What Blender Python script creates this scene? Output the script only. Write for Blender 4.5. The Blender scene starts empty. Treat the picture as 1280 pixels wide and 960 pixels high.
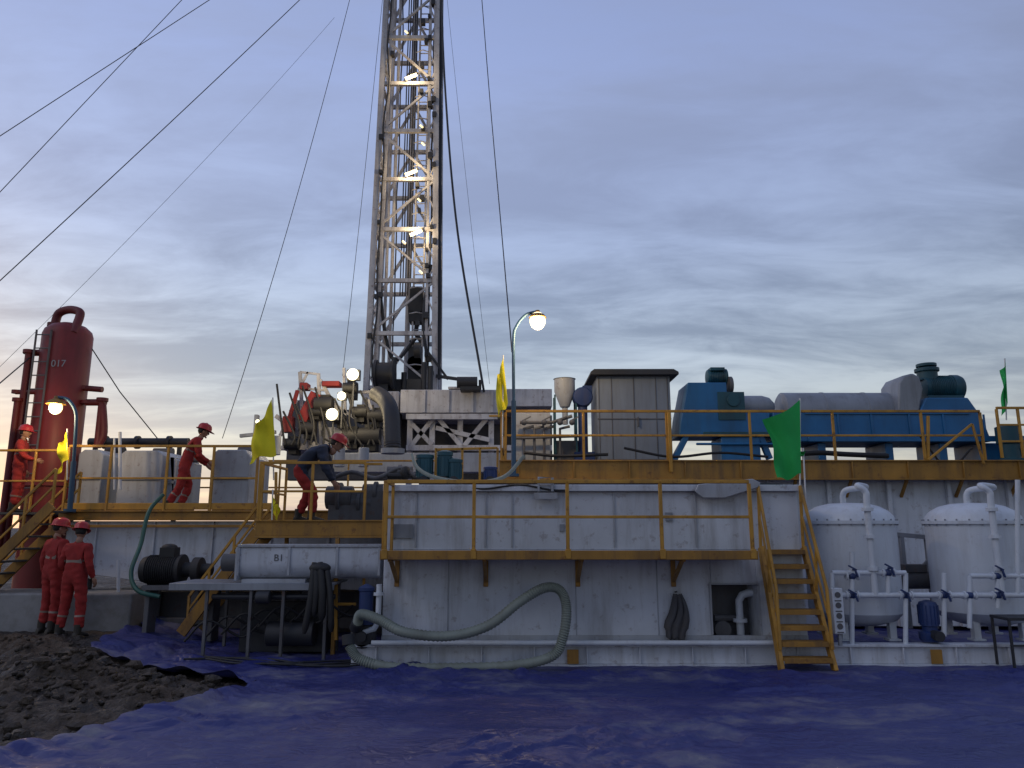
import bpy, math, random
from math import sin, cos, tan, atan, pi, radians
from mathutils import Vector, Matrix, noise
random.seed(7)
sc = bpy.context.scene
sc.view_settings.view_transform = 'Standard'
sc.view_settings.look = 'None'
sc.view_settings.exposure = 0

# ------------------------------------------------------------------ survey
EYE = 1.9; F = 924.0; TH = radians(11)
def P(u, v, D):
    """world position of a surveyed feature standing D metres north"""
    z = EYE + D*tan(TH + atan((480-v)/F))
    x = (u-640)/F*(D*cos(TH) + (z-EYE)*sin(TH))
    return Vector((x, D, z))
def Zv(v, D): return P(640, v, D).z
def V(*a): return Vector(a)

# ------------------------------------------------------------------ materials
def new_mat(name):
    m = bpy.data.materials.new(name); m.use_nodes = True
    nt = m.node_tree
    return m, nt, nt.nodes['Principled BSDF']
def paint(name, col, rough=.45, metal=0., var=.25, dirt=.35, dcol=(.10,.075,.05), scale=1.5, bump=.15, streak=True, rust=0.):
    m, nt, b = new_mat(name); N = nt.nodes; L = nt.links
    tc = N.new('ShaderNodeTexCoord')
    n1 = N.new('ShaderNodeTexNoise'); n1.inputs['Scale'].default_value = scale; n1.inputs['Detail'].default_value = 4
    L.new(tc.outputs['Object'], n1.inputs['Vector'])
    r1 = N.new('ShaderNodeMapRange'); r1.inputs[1].default_value=.3; r1.inputs[2].default_value=.7
    r1.inputs[3].default_value = 1-var; r1.inputs[4].default_value = 1.0
    L.new(n1.outputs['Fac'], r1.inputs[0])
    mul = N.new('ShaderNodeVectorMath'); mul.operation='SCALE'; mul.inputs[0].default_value = col
    L.new(r1.outputs[0], mul.inputs['Scale'])
    mp = N.new('ShaderNodeMapping'); mp.inputs['Scale'].default_value = (4.5,4.5,.55) if streak else (4,4,4)
    L.new(tc.outputs['Object'], mp.inputs['Vector'])
    n2 = N.new('ShaderNodeTexNoise'); n2.inputs['Scale'].default_value = 1.0; n2.inputs['Detail'].default_value = 6; n2.inputs['Roughness'].default_value=.7
    L.new(mp.outputs[0], n2.inputs['Vector'])
    r2 = N.new('ShaderNodeMapRange'); r2.inputs[1].default_value=.48; r2.inputs[2].default_value=.75; r2.inputs[3].default_value=0; r2.inputs[4].default_value=dirt
    L.new(n2.outputs['Fac'], r2.inputs[0])
    mx = N.new('ShaderNodeMix'); mx.data_type='RGBA'
    L.new(r2.outputs[0], mx.inputs['Factor']); L.new(mul.outputs[0], mx.inputs['A']); mx.inputs['B'].default_value=(*dcol,1)
    out = mx.outputs['Result']
    if rust > 0:
        n4 = N.new('ShaderNodeTexNoise'); n4.inputs['Scale'].default_value=7; n4.inputs['Detail'].default_value=5; n4.inputs['Roughness'].default_value=.7
        L.new(tc.outputs['Object'], n4.inputs['Vector'])
        r4 = N.new('ShaderNodeMapRange'); r4.inputs[1].default_value=.58; r4.inputs[2].default_value=.66; r4.inputs[3].default_value=0; r4.inputs[4].default_value=rust
        L.new(n4.outputs['Fac'], r4.inputs[0])
        m2 = N.new('ShaderNodeMix'); m2.data_type='RGBA'; m2.inputs['B'].default_value=(.11,.04,.018,1)
        L.new(r4.outputs[0], m2.inputs['Factor']); L.new(out, m2.inputs['A']); out = m2.outputs['Result']
    L.new(out, b.inputs['Base Color'])
    b.inputs['Metallic'].default_value = metal
    r3 = N.new('ShaderNodeMapRange'); r3.inputs[3].default_value=rough-.1; r3.inputs[4].default_value=min(1,rough+.25)
    L.new(n2.outputs['Fac'], r3.inputs[0]); L.new(r3.outputs[0], b.inputs['Roughness'])
    if bump:
        bp = N.new('ShaderNodeBump'); bp.inputs['Strength'].default_value=bump; bp.inputs['Distance'].default_value=.03
        if bump>.2 :
            n3 = N.new('ShaderNodeTexNoise'); n3.inputs['Scale'].default_value = 5; n3.inputs['Detail'].default_value=3
            L.new(tc.outputs['Object'], n3.inputs['Vector']); L.new(n3.outputs['Fac'], bp.inputs['Height'])
        else: L.new(n1.outputs['Fac'], bp.inputs['Height'])
        L.new(bp.outputs[0], b.inputs['Normal'])
    return m
def emis(name, col, s):
    m, nt, b = new_mat(name)
    b.inputs['Base Color'].default_value=(.8,.8,.8,1)
    b.inputs['Emission Color'].default_value=(*col,1); b.inputs['Emission Strength'].default_value=s
    try: m.cycles.emission_sampling='NONE'
    except Exception: pass
    return m
M = {}
M['white'] = paint('white_tank_paint',(.60,.63,.69),.45,var=.2,dirt=.65,dcol=(.22,.205,.19),rust=.35,bump=.25)
M['white2'] = paint('white_vessel_paint',(.62,.66,.72),.35,var=.1,dirt=.35,dcol=(.3,.28,.26),rust=.12)
M['wall_dk'] = paint('dusty_white_paint',(.42,.44,.48),.5,var=.25,dirt=.6,dcol=(.17,.15,.13),rust=.35)
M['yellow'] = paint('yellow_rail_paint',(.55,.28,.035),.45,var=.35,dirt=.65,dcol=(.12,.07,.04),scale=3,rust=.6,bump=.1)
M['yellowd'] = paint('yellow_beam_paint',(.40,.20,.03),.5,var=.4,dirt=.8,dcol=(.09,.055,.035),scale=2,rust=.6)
M['red'] = paint('red_vessel_paint',(.24,.022,.022),.45,var=.35,dirt=.5,dcol=(.05,.015,.015),rust=.2)
M['redd'] = paint('dark_red_pipe_paint',(.17,.02,.022),.5,var=.3,dirt=.5,dcol=(.04,.015,.015))
M['redb'] = paint('bright_red_paint',(.27,.025,.025),.5,var=.4,dirt=.6,dcol=(.06,.02,.02),rust=.2)
M['mast'] = paint('weathered_mast_paint',(.60,.59,.62),.5,var=.3,dirt=.7,dcol=(.14,.10,.09),scale=2,rust=.5)
M['blue'] = paint('blue_machine_paint',(.014,.145,.36),.36,var=.35,dirt=.4,dcol=(.03,.06,.09))
M['teal'] = paint('teal_motor_paint',(.012,.085,.12),.42,var=.35,dirt=.5,dcol=(.025,.03,.03))
M['poleb'] = paint('blue_grey_pole_paint',(.03,.09,.17),.45,var=.25,dirt=.3)
M['grey'] = paint('grey_steel',(.30,.32,.36),.45,.2,var=.25,dirt=.5,dcol=(.10,.09,.085))
M['cab'] = paint('cabinet_grey_paint',(.20,.23,.28),.45,var=.15,dirt=.4,dcol=(.10,.095,.09))
M['dark'] = paint('dark_steel',(.035,.037,.045),.5,.1,var=.4,dirt=.3,dcol=(.06,.05,.04))
M['mid'] = paint('greasy_grey_steel',(.13,.13,.14),.55,.0,var=.5,dirt=.6,dcol=(.05,.04,.035),rust=.4)
M['black'] = paint('black_rubber',(.018,.018,.02),.55,var=.3,dirt=.3,dcol=(.06,.05,.045))
M['grate'] = paint('deck_grating',(.10,.10,.10),.6,.3,var=.4,dirt=.6,dcol=(.05,.04,.035))
M['hose'] = paint('ribbed_hose_plastic',(.25,.28,.24),.4,var=.25,dirt=.45,dcol=(.10,.09,.07))
M['hoseg'] = paint('green_hose_rubber',(.02,.10,.08),.45,var=.2,dirt=.3)
M['concrete'] = paint('concrete',(.27,.27,.28),.85,var=.3,dirt=.6,dcol=(.13,.115,.10),streak=False,bump=.4)
M['boardw'] = paint('white_board',(.7,.7,.7),.5,var=.1,dirt=.2)
M['valve'] = paint('blue_valve_handle',(.015,.04,.15),.4,var=.25,dirt=.3)
M['cover'] = paint('red_coverall_cloth',(.34,.022,.02),.85,var=.3,dirt=.4,dcol=(.12,.018,.018),scale=9,streak=False,bump=.8)
M['jacket'] = paint('dark_jacket_cloth',(.025,.035,.065),.85,var=.3,dirt=.2,scale=9,streak=False,bump=.8)
M['stripe'] = paint('reflective_tape',(.24,.18,.15),.4,var=.1,dirt=.2,streak=False)
M['skin'] = paint('skin',(.34,.18,.12),.55,var=.1,dirt=.1,dcol=(.25,.1,.07),streak=False,bump=.05)
M['hair'] = paint('black_hair',(.012,.01,.01),.6,var=.2,dirt=0)
M['helmet'] = paint('red_helmet_plastic',(.42,.015,.018),.3,var=.08,dirt=.15,dcol=(.15,.02,.02),bump=0)
M['boot'] = paint('work_boot_leather',(.03,.025,.02),.6,var=.3,dirt=.5,dcol=(.10,.075,.05),streak=False)
M['flagy'] = paint('yellow_flag_cloth',(.80,.70,.02),.8,var=.1,dirt=.1,streak=False,bump=.3)
M['flagg'] = paint('green_flag_cloth',(.02,.42,.09),.8,var=.1,dirt=.1,streak=False,bump=.3)
M['cloth'] = paint('grey_cloth',(.10,.10,.11),.9,var=.3,dirt=.4,streak=False,bump=.8)
M['lampw'] = emis('warm_lamp_glow',(1,.76,.36),2.3)
M['lampc'] = emis('cool_floodlight_glow',(1,.88,.50),1.9)
M['tube'] = emis('mast_tube_glow',(1,.74,.30),1.7)

# ------------------------------------------------------------------ mesh builder
class MB:
    def __init__(s): s.v=[]; s.f=[]
    def add(s, vs, fs):
        o=len(s.v); s.v += [tuple(v) for v in vs]; s.f += [tuple(i+o for i in f) for f in fs]; return s
    def box(s,x0,x1,y0,y1,z0,z1):
        return s.add([(x0,y0,z0),(x1,y0,z0),(x1,y1,z0),(x0,y1,z0),(x0,y0,z1),(x1,y0,z1),(x1,y1,z1),(x0,y1,z1)],
            [(0,3,2,1),(4,5,6,7),(0,1,5,4),(1,2,6,5),(2,3,7,6),(3,0,4,7)])
    def beam(s,p,q,w=.05,h=None,up=None):
        p=Vector(p); q=Vector(q); h=h or w; d=(q-p)
        if d.length<1e-5: return s
        d.normalize(); up=Vector(up) if up else Vector((0,0,1))
        if abs(d.dot(up))>.98: up=Vector((0,1,0))
        a=d.cross(up).normalized()*w/2; b=a.cross(d).normalized()*h/2
        vs=[p-a-b,p+a-b,p+a+b,p-a+b,q-a-b,q+a-b,q+a+b,q-a+b]
        return s.add(vs,[(0,3,2,1),(4,5,6,7),(0,1,5,4),(1,2,6,5),(2,3,7,6),(3,0,4,7)])
    def tube(s,pts,r,n=10):
        pts=[Vector(p) for p in pts]; rs = r if isinstance(r,(list,tuple)) else [r]*len(pts)
        m=len(pts); t=(pts[1]-pts[0]).normalized()
        a=t.cross(Vector((0,0,1)))
        if a.length<.05: a=t.cross(Vector((0,1,0)))
        a.normalize(); vs=[]
        for i in range(m):
            if i==0: d=pts[1]-pts[0]
            elif i==m-1: d=pts[-1]-pts[-2]
            else: d=(pts[i+1]-pts[i]).normalized()+(pts[i]-pts[i-1]).normalized()
            d.normalize(); a=(a-d*a.dot(d)).normalized(); b=d.cross(a)
            for k in range(n):
                w=2*pi*k/n; vs.append(pts[i]+(a*cos(w)+b*sin(w))*rs[i])
        fs=[(i*n+k,i*n+(k+1)%n,(i+1)*n+(k+1)%n,(i+1)*n+k) for i in range(m-1) for k in range(n)]
        fs+=[tuple(range(n-1,-1,-1)),tuple((m-1)*n+k for k in range(n))]
        return s.add(vs,fs)
    def lathe(s,o,axis,prof,n=32):
        o=Vector(o); ax=Vector(axis).normalized()
        pts=[o+ax*h for r,h in prof]
        a=ax.cross(Vector((0,0,1)))
        if a.length<.05: a=ax.cross(Vector((0,1,0)))
        a.normalize(); b=ax.cross(a); vs=[]; 
        for i,(r,h) in enumerate(prof):
            for k in range(n):
                w=2*pi*k/n; vs.append(pts[i]+(a*cos(w)+b*sin(w))*max(r,.0005))
        m=len(prof)
        fs=[(i*n+k,i*n+(k+1)%n,(i+1)*n+(k+1)%n,(i+1)*n+k) for i in range(m-1) for k in range(n)]
        fs+=[tuple(range(n-1,-1,-1)),tuple((m-1)*n+k for k in range(n))]
        return s.add(vs,fs)
    def cyl(s,p,q,r,n=24):
        p=Vector(p);q=Vector(q); L=(q-p).length
        return s.lathe(p,q-p,[(r,0),(r,L)],n)
    def ell(s,c,R,n=16,m=10):
        vs=[]; c=Vector(c)
        for i in range(m+1):
            t=-pi/2+pi*i/m
            for k in range(n):
                w=2*pi*k/n; rr=max(cos(t),.001)
                vs.append((c.x+R[0]*rr*cos(w),c.y+R[1]*rr*sin(w),c.z+R[2]*sin(t)))
        fs=[(i*n+k,i*n+(k+1)%n,(i+1)*n+(k+1)%n,(i+1)*n+k) for i in range(m) for k in range(n)]
        return s.add(vs,fs)
    def prism(s,poly,y0,y1):
        n=len(poly)
        vs=[(x,y0,z) for x,z in poly]+[(x,y1,z) for x,z in poly]
        fs=[tuple(range(n)),tuple(range(2*n-1,n-1,-1))]+[(i,(i+1)%n,(i+1)%n+n,i+n)[::-1] for i in range(n)]
        return s.add(vs,fs)
def grp(name, c=(0,0,0), rz=0):
    e=bpy.data.objects.new(name,None); e.empty_display_size=.3; e.location=c; e.rotation_euler=(0,0,rz)
    sc.collection.objects.link(e); return e
import bmesh
def put(mb,name,mat,g,bevel=0,ang=35,local=False):
    me=bpy.data.meshes.new(name); me.from_pydata(mb.v,[],mb.f); me.update()
    if len(mb.f)<40000:
        bm=bmesh.new(); bm.from_mesh(me); bmesh.ops.recalc_face_normals(bm,faces=bm.faces); bm.to_mesh(me); bm.free()
    me.polygons.foreach_set('use_smooth',[True]*len(me.polygons))
    if ang<180: me.set_sharp_from_angle(angle=radians(ang))
    o=bpy.data.objects.new(name,me); sc.collection.objects.link(o)
    if isinstance(mat,str): mat=M[mat]
    me.materials.append(mat)
    if g is not None:
        o.parent=g
        if not local: o.location=-g.location
    if bevel:
        md=o.modifiers.new('bevel','BEVEL'); md.width=bevel; md.segments=2 if bevel>.01 else 1; md.limit_method='ANGLE'; md.angle_limit=radians(40)
    return o
def smooth(pts,k=8):
    pts=[Vector(p) for p in pts]; pp=[pts[0]*2-pts[1]]+pts+[pts[-1]*2-pts[-2]]; out=[]
    for i in range(1,len(pp)-2):
        a,b,c,d=pp[i-1:i+3]
        for j in range(k):
            t=j/k
            out.append(.5*((2*b)+(c-a)*t+(2*a-5*b+4*c-d)*t*t+(3*b-a-3*c+d)*t**3))
    out.append(pts[-1]); return out
def rail(mb,base,hgt=1.,mids=(.5,),w=.045):
    up=V(0,0,hgt)
    for p in base: mb.beam(p,Vector(p)+up-V(0,0,w*.5),w*.95)
    for a,b in zip(base[:-1],base[1:]):
        a=Vector(a);b=Vector(b)
        mb.beam(a+up,b+up,w)
        for m in mids: mb.beam(a+up*m,b+up*m,w*.8)
def text(s,loc,size,mat,g,rot=(pi/2,0,0)):
    c=bpy.data.curves.new('lettering','FONT'); c.body=s; c.size=size; c.extrude=.002
    o=bpy.data.objects.new('lettering',c); sc.collection.objects.link(o); c.materials.append(M[mat])
    o.rotation_euler=rot; o.parent=g; o.location=Vector(loc)-g.location; return o
def sstep(a,b,x):
    t=max(0,min(1,(x-a)/(b-a))); return t*t*(3-2*t)
def lamp(name,loc,power,col,g,r=.08):
    l=bpy.data.lights.new(name,'POINT'); l.energy=power; l.color=col; l.shadow_soft_size=r
    o=bpy.data.objects.new(name,l); sc.collection.objects.link(o)
    o.parent=g; o.location=Vector(loc)-g.location
    return o

# ------------------------------------------------------------------ ground
def fb(x,y,s,o=4): return noise.fractal(Vector((x*s,y*s,3.1)),1.0,2.1,o)
def raise_(x,y): return .22*(1-sstep(-6.6,-4.2,x))*sstep(9.6,12.2,y)
def tl(y):
    K=[(1,-3.6),(6.0,-4.25),(6.5,-4.35),(7.2,-4.05),(7.8,-3.75),(8.6,-3.4),(9.3,-3.05),(9.8,-3.6),(10.3,-4.7),(11.1,-6.1),(12.0,-6.3),(13,-6.2),(14,-6.9),(15,-8.6),(22,-10)]
    for (a,b),(c,d) in zip(K[:-1],K[1:]):
        if y<=c: return b+(d-b)*(y-a)/(c-a)+.13*fb(y,1.7,1.6)+.05*fb(y,4.7,6)
    return K[-1][1]
def dirt_h(x,y):
    near = 1-sstep(18,26,abs(y-8)+abs(x)*.2)
    e = sstep(-.3,.9,tl(min(max(y,1),22))-x)
    h=raise_(x,y)-.04
    lump=.10*fb(x,y,.7)+.12*abs(fb(x+9,y,2.2))+.06*fb(x,y,6,3)
    h+=near*e*(lump+.02)*(1 if y<12 else .4)
    h+=.20*math.exp(-((x+5.6)/1.0)**2-((y-9.8)/.8)**2)*(1+.9*fb(x,y,2.5))*e
    return h
def axis(dense0,dense1,st,far0,far1):
    a=[]; x=dense0
    while x<dense1: a.append(x); x+=st
    s=st; lo=[]; x=dense0
    while x>far0: s*=1.35; x-=s; lo.append(x)
    s=st; x=dense1; hi=[x]
    while x<far1: s*=1.35; x+=s; hi.append(x)
    return lo[::-1]+a+hi
xs=axis(-9,-2.5,.045,-3000,3000); ys=axis(4.5,13.5,.045,-3000,3000)
nx=len(xs); vs=[(x,y,dirt_h(x,y) if (-12<x<-2 and 0<y<20) else raise_(x,y)-.04) for y in ys for x in xs]
fs=[(j*nx+i,j*nx+i+1,(j+1)*nx+i+1,(j+1)*nx+i) for j in range(len(ys)-1) for i in range(nx-1)]
m,nt,b=new_mat('wet_bare_soil'); N=nt.nodes; L=nt.links
tc=N.new('ShaderNodeTexCoord'); n=N.new('ShaderNodeTexNoise'); n.inputs['Scale'].default_value=1.6; n.inputs['Detail'].default_value=10; n.inputs['Roughness'].default_value=.74
L.new(tc.outputs['Object'],n.inputs['Vector'])
cr=N.new('ShaderNodeValToRGB'); e=cr.color_ramp.elements; e[0].position=.38; e[0].color=(.016,.011,.008,1); e[1].position=.70; e[1].color=(.115,.085,.062,1)
L.new(n.outputs['Fac'],cr.inputs[0]); L.new(cr.outputs[0],b.inputs['Base Color'])
mr=N.new('ShaderNodeMapRange'); mr.inputs[1].default_value=.38; mr.inputs[2].default_value=.56; mr.inputs[3].default_value=.38; mr.inputs[4].default_value=.92; L.new(n.outputs['Fac'],mr.inputs[0]); L.new(mr.outputs[0],b.inputs['Roughness'])
n2=N.new('ShaderNodeTexNoise'); n2.inputs['Scale'].default_value=13; n2.inputs['Detail'].default_value=7; L.new(tc.outputs['Object'],n2.inputs['Vector'])
bp=N.new('ShaderNodeBump'); bp.inputs['Strength'].default_value=1; bp.inputs['Distance'].default_value=.1; L.new(n2.outputs['Fac'],bp.inputs['Height']); L.new(bp.outputs[0],b.inputs['Normal'])
M['soil']=m
mb=MB(); mb.add(vs,fs); put(mb,'ground','soil',None,ang=180)
mb=MB()
for i in range(1300):
    x=random.uniform(-8.5,-3.0); y=random.uniform(5.6,12.2)
    if random.random()<.45: x=random.gauss(-5.5,.9); y=random.gauss(9.6,.8)
    if x>tl(y)-.1: continue
    r=random.uniform(.012,.045)*(2.2 if random.random()<.12 else 1)
    c=V(x,y,dirt_h(x,y)+r*.3); st=len(mb.v)
    mb.ell(c,(r*random.uniform(.8,1.5),r*random.uniform(.8,1.4),r*.8),7,5)
    for k in range(st,len(mb.v)):
        p=Vector(mb.v[k]); mb.v[k]=tuple(c+(p-c)*(1+.6*noise.noise(p*23)))
put(mb,'soil_clods','soil',None,ang=20)

# ------------------------------------------------------------------ tarpaulin
nz=noise.noise
def tarp_h(x,y,dx):
    wx=x+.30*nz(Vector((x*.7,y*.7,2))); wy=y+.30*nz(Vector((x*.6,y*.6,7)))
    h=.012+raise_(x,y)
    m=.22+.78*sstep(-.15,.25,nz(Vector((x*.4,y*.55,21))))
    # narrow sharp-topped creases running in several directions
    for k,(ca,sa,fa,fc,a,p) in enumerate(((1,.10,.35,1.5,.060,5),(.93,-.35,.5,2.4,.045,4),(.85,.52,.5,2.6,.042,4),(.45,.9,.7,3.2,.030,4),(.97,.25,1.0,5.0,.022,3))):
        q=wx*ca+wy*sa; t=-wx*sa+wy*ca
        g_=sstep(-.05,.25,nz(Vector((q*.6,t*.8,k*3.1+50))))
        if g_>0: h+=m*a*g_*(1-min(1,abs(nz(Vector((q*fa,t*fc,k*5.3))))*2))**p
    d,_=noise.voronoi(Vector((wx*2.2+.6*wy,wy*3.4,0)))
    h+=m*.045*min(.5,d[1]-d[0])
    d,_=noise.voronoi(Vector((wx*5.2-wy,wy*7.0,3)))
    h+=(.3+m)*.014*min(.5,d[1]-d[0])
    be=10.15-.10*sstep(-2,6,x)
    q=math.exp(-((y-be-.10*nz(Vector((x*.8,0,4))))/.20)**2)*sstep(-3.2,-1.0,x)
    if q>.01: h+=q*(.04+.05*nz(Vector((x*1.6,y*2,8)))+.07*abs(nz(Vector((x*5,y*5,8)))))
    edge=math.exp(-(dx/.16)**2)
    if edge>.01: h+=edge*(.05+.06*nz(Vector((x*2,y*2.5,3))))
    if x<-2.5: h+=.10*abs(nz(Vector((x*1.8,y*3.2,30))))*sstep(-2.5,-3.5,x)
    return max(h,.004)
vs=[];fs=[]
ty=[]; y=3.5
while y<22: ty.append(y); y+=(.029 if y<11.0 else .06 if y<14 else .2) if y>5.6 else .15
COL=440
for y in ty:
    xl=tl(y); w_=14 if y>10.9 else y*.75+1.0
    for i in range(COL):
        t=i/(COL-1); dx=(w_-xl)*t if y<=10.9 else (w_-xl)*(.55*t+.45*t**2.2); x=xl+dx
        vs.append((x,y,tarp_h(x,y,dx)))
for j in range(len(ty)-1):
    for i in range(COL-1):
        a=j*COL+i; fs.append((a,a+1,a+COL+1,a+COL))
m,nt,b=new_mat('blue_tarpaulin_plastic'); N=nt.nodes; L=nt.links
tc=N.new('ShaderNodeTexCoord'); n=N.new('ShaderNodeTexNoise'); n.inputs['Scale'].default_value=.8; n.inputs['Detail'].default_value=10; n.inputs['Roughness'].default_value=.72; n.inputs['Distortion'].default_value=.2
mp=N.new('ShaderNodeMapping'); mp.inputs['Scale'].default_value=(.7,1.1,1); mp.inputs['Location'].default_value=(2.2,.6,0); L.new(tc.outputs['Object'],mp.inputs[0]); L.new(mp.outputs[0],n.inputs['Vector'])
cr=N.new('ShaderNodeValToRGB'); e=cr.color_ramp.elements; e[0].position=.40; e[0].color=(.020,.025,.135,1); e[1].position=.66; e[1].color=(.17,.165,.21,1)
e2=cr.color_ramp.elements.new(.52); e2.color=(.035,.040,.16,1)
L.new(n.outputs['Fac'],cr.inputs[0]); L.new(cr.outputs[0],b.inputs['Base Color'])
mr=N.new('ShaderNodeMapRange'); mr.inputs[1].default_value=.42; mr.inputs[2].default_value=.62; mr.inputs[3].default_value=.36; mr.inputs[4].default_value=.70
L.new(n.outputs['Fac'],mr.inputs[0]); L.new(mr.outputs[0],b.inputs['Roughness']); b.inputs['Specular IOR Level'].default_value=.45
wn=N.new('ShaderNodeTexNoise'); wn.inputs['Scale'].default_value=1.4; wn.inputs['Detail'].default_value=1; L.new(tc.outputs['Object'],wn.inputs['Vector'])
wa=N.new('ShaderNodeVectorMath'); wa.operation='MULTIPLY_ADD'; L.new(wn.outputs['Color'],wa.inputs[0]); wa.inputs[1].default_value=(.5,.5,.0); L.new(tc.outputs['Object'],wa.inputs[2])
mpp=N.new('ShaderNodeMapping'); mpp.inputs['Scale'].default_value=(7,11,0); mpp.inputs['Rotation'].default_value=(0,0,.4); L.new(wa.outputs[0],mpp.inputs[0])
vo=N.new('ShaderNodeTexVoronoi'); vo.feature='DISTANCE_TO_EDGE'; vo.inputs['Scale'].default_value=1; L.new(mpp.outputs[0],vo.inputs['Vector'])
bp=N.new('ShaderNodeBump'); bp.inputs['Strength'].default_value=.5; bp.inputs['Distance'].default_value=.03; L.new(vo.outputs['Distance'],bp.inputs['Height'])
L.new(bp.outputs[0],b.inputs['Normal'])
M['tarp']=m
mb=MB(); mb.add(vs,fs); put(mb,'blue_tarpaulin','tarp',None,ang=180)

# ------------------------------------------------------------------ front mud tank
g=grp('mud_tank',(1,12,0))
Yw=11.0; x0=P(480,700,Yw).x; x1=P(1003,700,Yw).x; ztop=Zv(606,Yw)
ox0=P(890,760,Yw).x; ox1=P(948,760,Yw).x; oz0=.36; oz1=Zv(731,Yw)
mb=MB()
mb.box(x0,ox0,Yw,13.2,.30,1.58); mb.box(ox1,x1,Yw,13.2,.30,1.58); mb.box(ox0,ox1,Yw+.5,13.2,.30,1.58); mb.box(ox0,ox1,Yw,Yw+.5,oz1,1.58)
mb.box(x0,x1,Yw+.03,13.2,1.583,ztop-.1)
mb.box(x0-.04,x1+.04,Yw-.05,13.24,ztop-.097,ztop)
put(mb,'tank_shell','white',g,.008)
mb=MB()
for u in (520,607,640,768,870):
    x=P(u,650,Yw).x; mb.box(x-.012,x+.012,Yw+.005,Yw+.03,1.62,ztop-.12)
for u in (560,720,822):
    x=P(u,750,Yw).x; mb.box(x-.006,x+.006,Yw-.012,Yw,.33,1.5)
mb.box(x0,x1,Yw-.02,Yw,.32,.40)
mb.box(ox0-.03,ox0,Yw-.02,Yw,.41,oz1); mb.box(ox1,ox1+.03,Yw-.02,Yw,.41,oz1); mb.box(ox0-.03,ox1+.03,Yw-.02,Yw,oz1+.002,oz1+.03)
put(mb,'panel_ribs','wall_dk',g,.003)
mb=MB(); # skid beam
xs0=P(440,820,10.9).x
for z0,z1,dy in ((.0,.04,.0),(.041,.27,.06),(.271,.305,.0)):
    mb.box(xs0,14,10.78+dy,10.98,z0,z1)
for u in range(470,1300,66):
    x=P(u,820,10.8).x; mb.box(x-.01,x+.01,10.79,10.84,.042,.27)
put(mb,'skid_beam','white',g,.004)
mb=MB(); mb.tube([V(xs0+.3,10.72,.335),V(P(1040,800,10.7).x,10.72,.335)],.035,12)
put(mb,'drain_line','white2',g)
mb=MB()
for u in (716,1170):
    x=P(u,826,10.8).x; mb.box(x-.08,x+.08,10.765,10.778,.05,.24)
put(mb,'lifting_marks','yellowd',g,.003)
# walkway
Yr=10.2; zd=Zv(691,Yr)
xa=P(478,690,Yr).x; xb=P(944,690,Yr).x
mb=MB(); mb.box(xa,xb,Yr+.05,Yw-.02,zd-.03,zd); put(mb,'walkway_grating','grate',g)
mb=MB(); mb.box(xa-.03,xb+.03,Yr-.03,Yr+.048,zd-.09,zd+.03)
mb.box(xa-.03,xa+.03,Yr+.05,Yw-.03,zd-.09,zd-.031)
mb.box(xb-.03,xb+.03,Yr+.05,Yw-.03,zd-.09,zd-.031)
for u in (486,605,728,856):
    x=P(u,700,Yr).x
    mb.box(x-.025,x+.025,Yr+.05,Yw-.021,zd-.12,zd-.04)
    mb.beam(V(x,Yr+.15,zd-.1),V(x,Yw-.03,zd-.42),.05,.05)
    mb.box(x-.035,x+.035,Yw-.04,Yw-.021,zd-.5,zd-.13)
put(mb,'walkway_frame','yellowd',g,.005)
mb=MB(); H=Zv(602,Yr)-zd
bs=[V(P(u,690,Yr).x,Yr,zd) for u in (481,592,710,828,941)]
rail(mb,bs,H,(.5,),.05)
rail(mb,[V(xa,Yr+.05,zd),V(xa,Yw-.05,zd)],H,(.5,),.045)
for p in bs: mb.box(p.x-.04,p.x+.04,Yr-.045,Yr-.031,zd-.08,zd+.05)
put(mb,'walkway_railing','yellow',g,.006)
# stair
mb=MB(); mt=MB()
B0=P(977,838,10.42); B1=P(1044,838,10.42)
T0=V(P(950,692,11).x,10.95,1.62);T1=V(P(1003,692,11).x,10.95,1.62);B0.z=.02;B1.z=.02
mb.beam(T0,B0,.05,.13,up=(0,1,.3)); mb.beam(T1,B1,.05,.13,up=(0,1,.3))
for i in range(8):
    t=(i+.25)/8; a=T0.lerp(B0,t); c=T1.lerp(B1,t)
    mt.box(a.x+.03,c.x-.03,a.y-.10,a.y+.10,a.z-.02,a.z+.02)
    mt.box(a.x+.03,c.x-.03,a.y-.112,a.y-.101,a.z-.045,a.z+.02)
for T,B in ((T0,B0),(T1,B1)):
    t1=T+V(0,-.05,.88); b1=T.lerp(B,.72)+V(0,-.15,.62)
    mb.tube([t1,b1,T.lerp(B,.86)+V(0,-.08,.05)],.024,8)
    mb.tube([T,t1],.024,8); mb.tube([T.lerp(B,.45),T.lerp(B,.45)+V(0,-.1,.72)],.02,8)
    mb.tube([T+V(0,-.03,.45),T.lerp(B,.8)+V(0,-.12,.3)],.018,8)
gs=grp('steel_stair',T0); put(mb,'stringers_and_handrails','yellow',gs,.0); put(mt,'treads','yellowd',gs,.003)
mb=MB(); xx=P(926,770,11.2).x
mb.tube([V(xx,11.25,.35),V(xx,11.25,.85),V(xx+.05,11.25,.93),V(xx+.14,11.25,.96),V(xx+.45,11.25,.96)],.055,14)
mb.cyl(V(xx,11.25,.55),V(xx,11.25,.6),.1); put(mb,'suction_pipe','white2',g)
mb=MB(); mb.box(ox0,ox1,Yw+.47,Yw+.499,.31,oz1); mb.tube([V(ox0+.1,Yw+.3,.6),V(ox1-.1,Yw+.35,.6)],.05,8); mb.cyl(V(ox0+.2,Yw+.2,.45),V(ox0+.2,Yw+.4,.45),.12); put(mb,'recess_lining','mid',g)
g2=grp('shaker_chute_cover',P(910,612,10.9))
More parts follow.
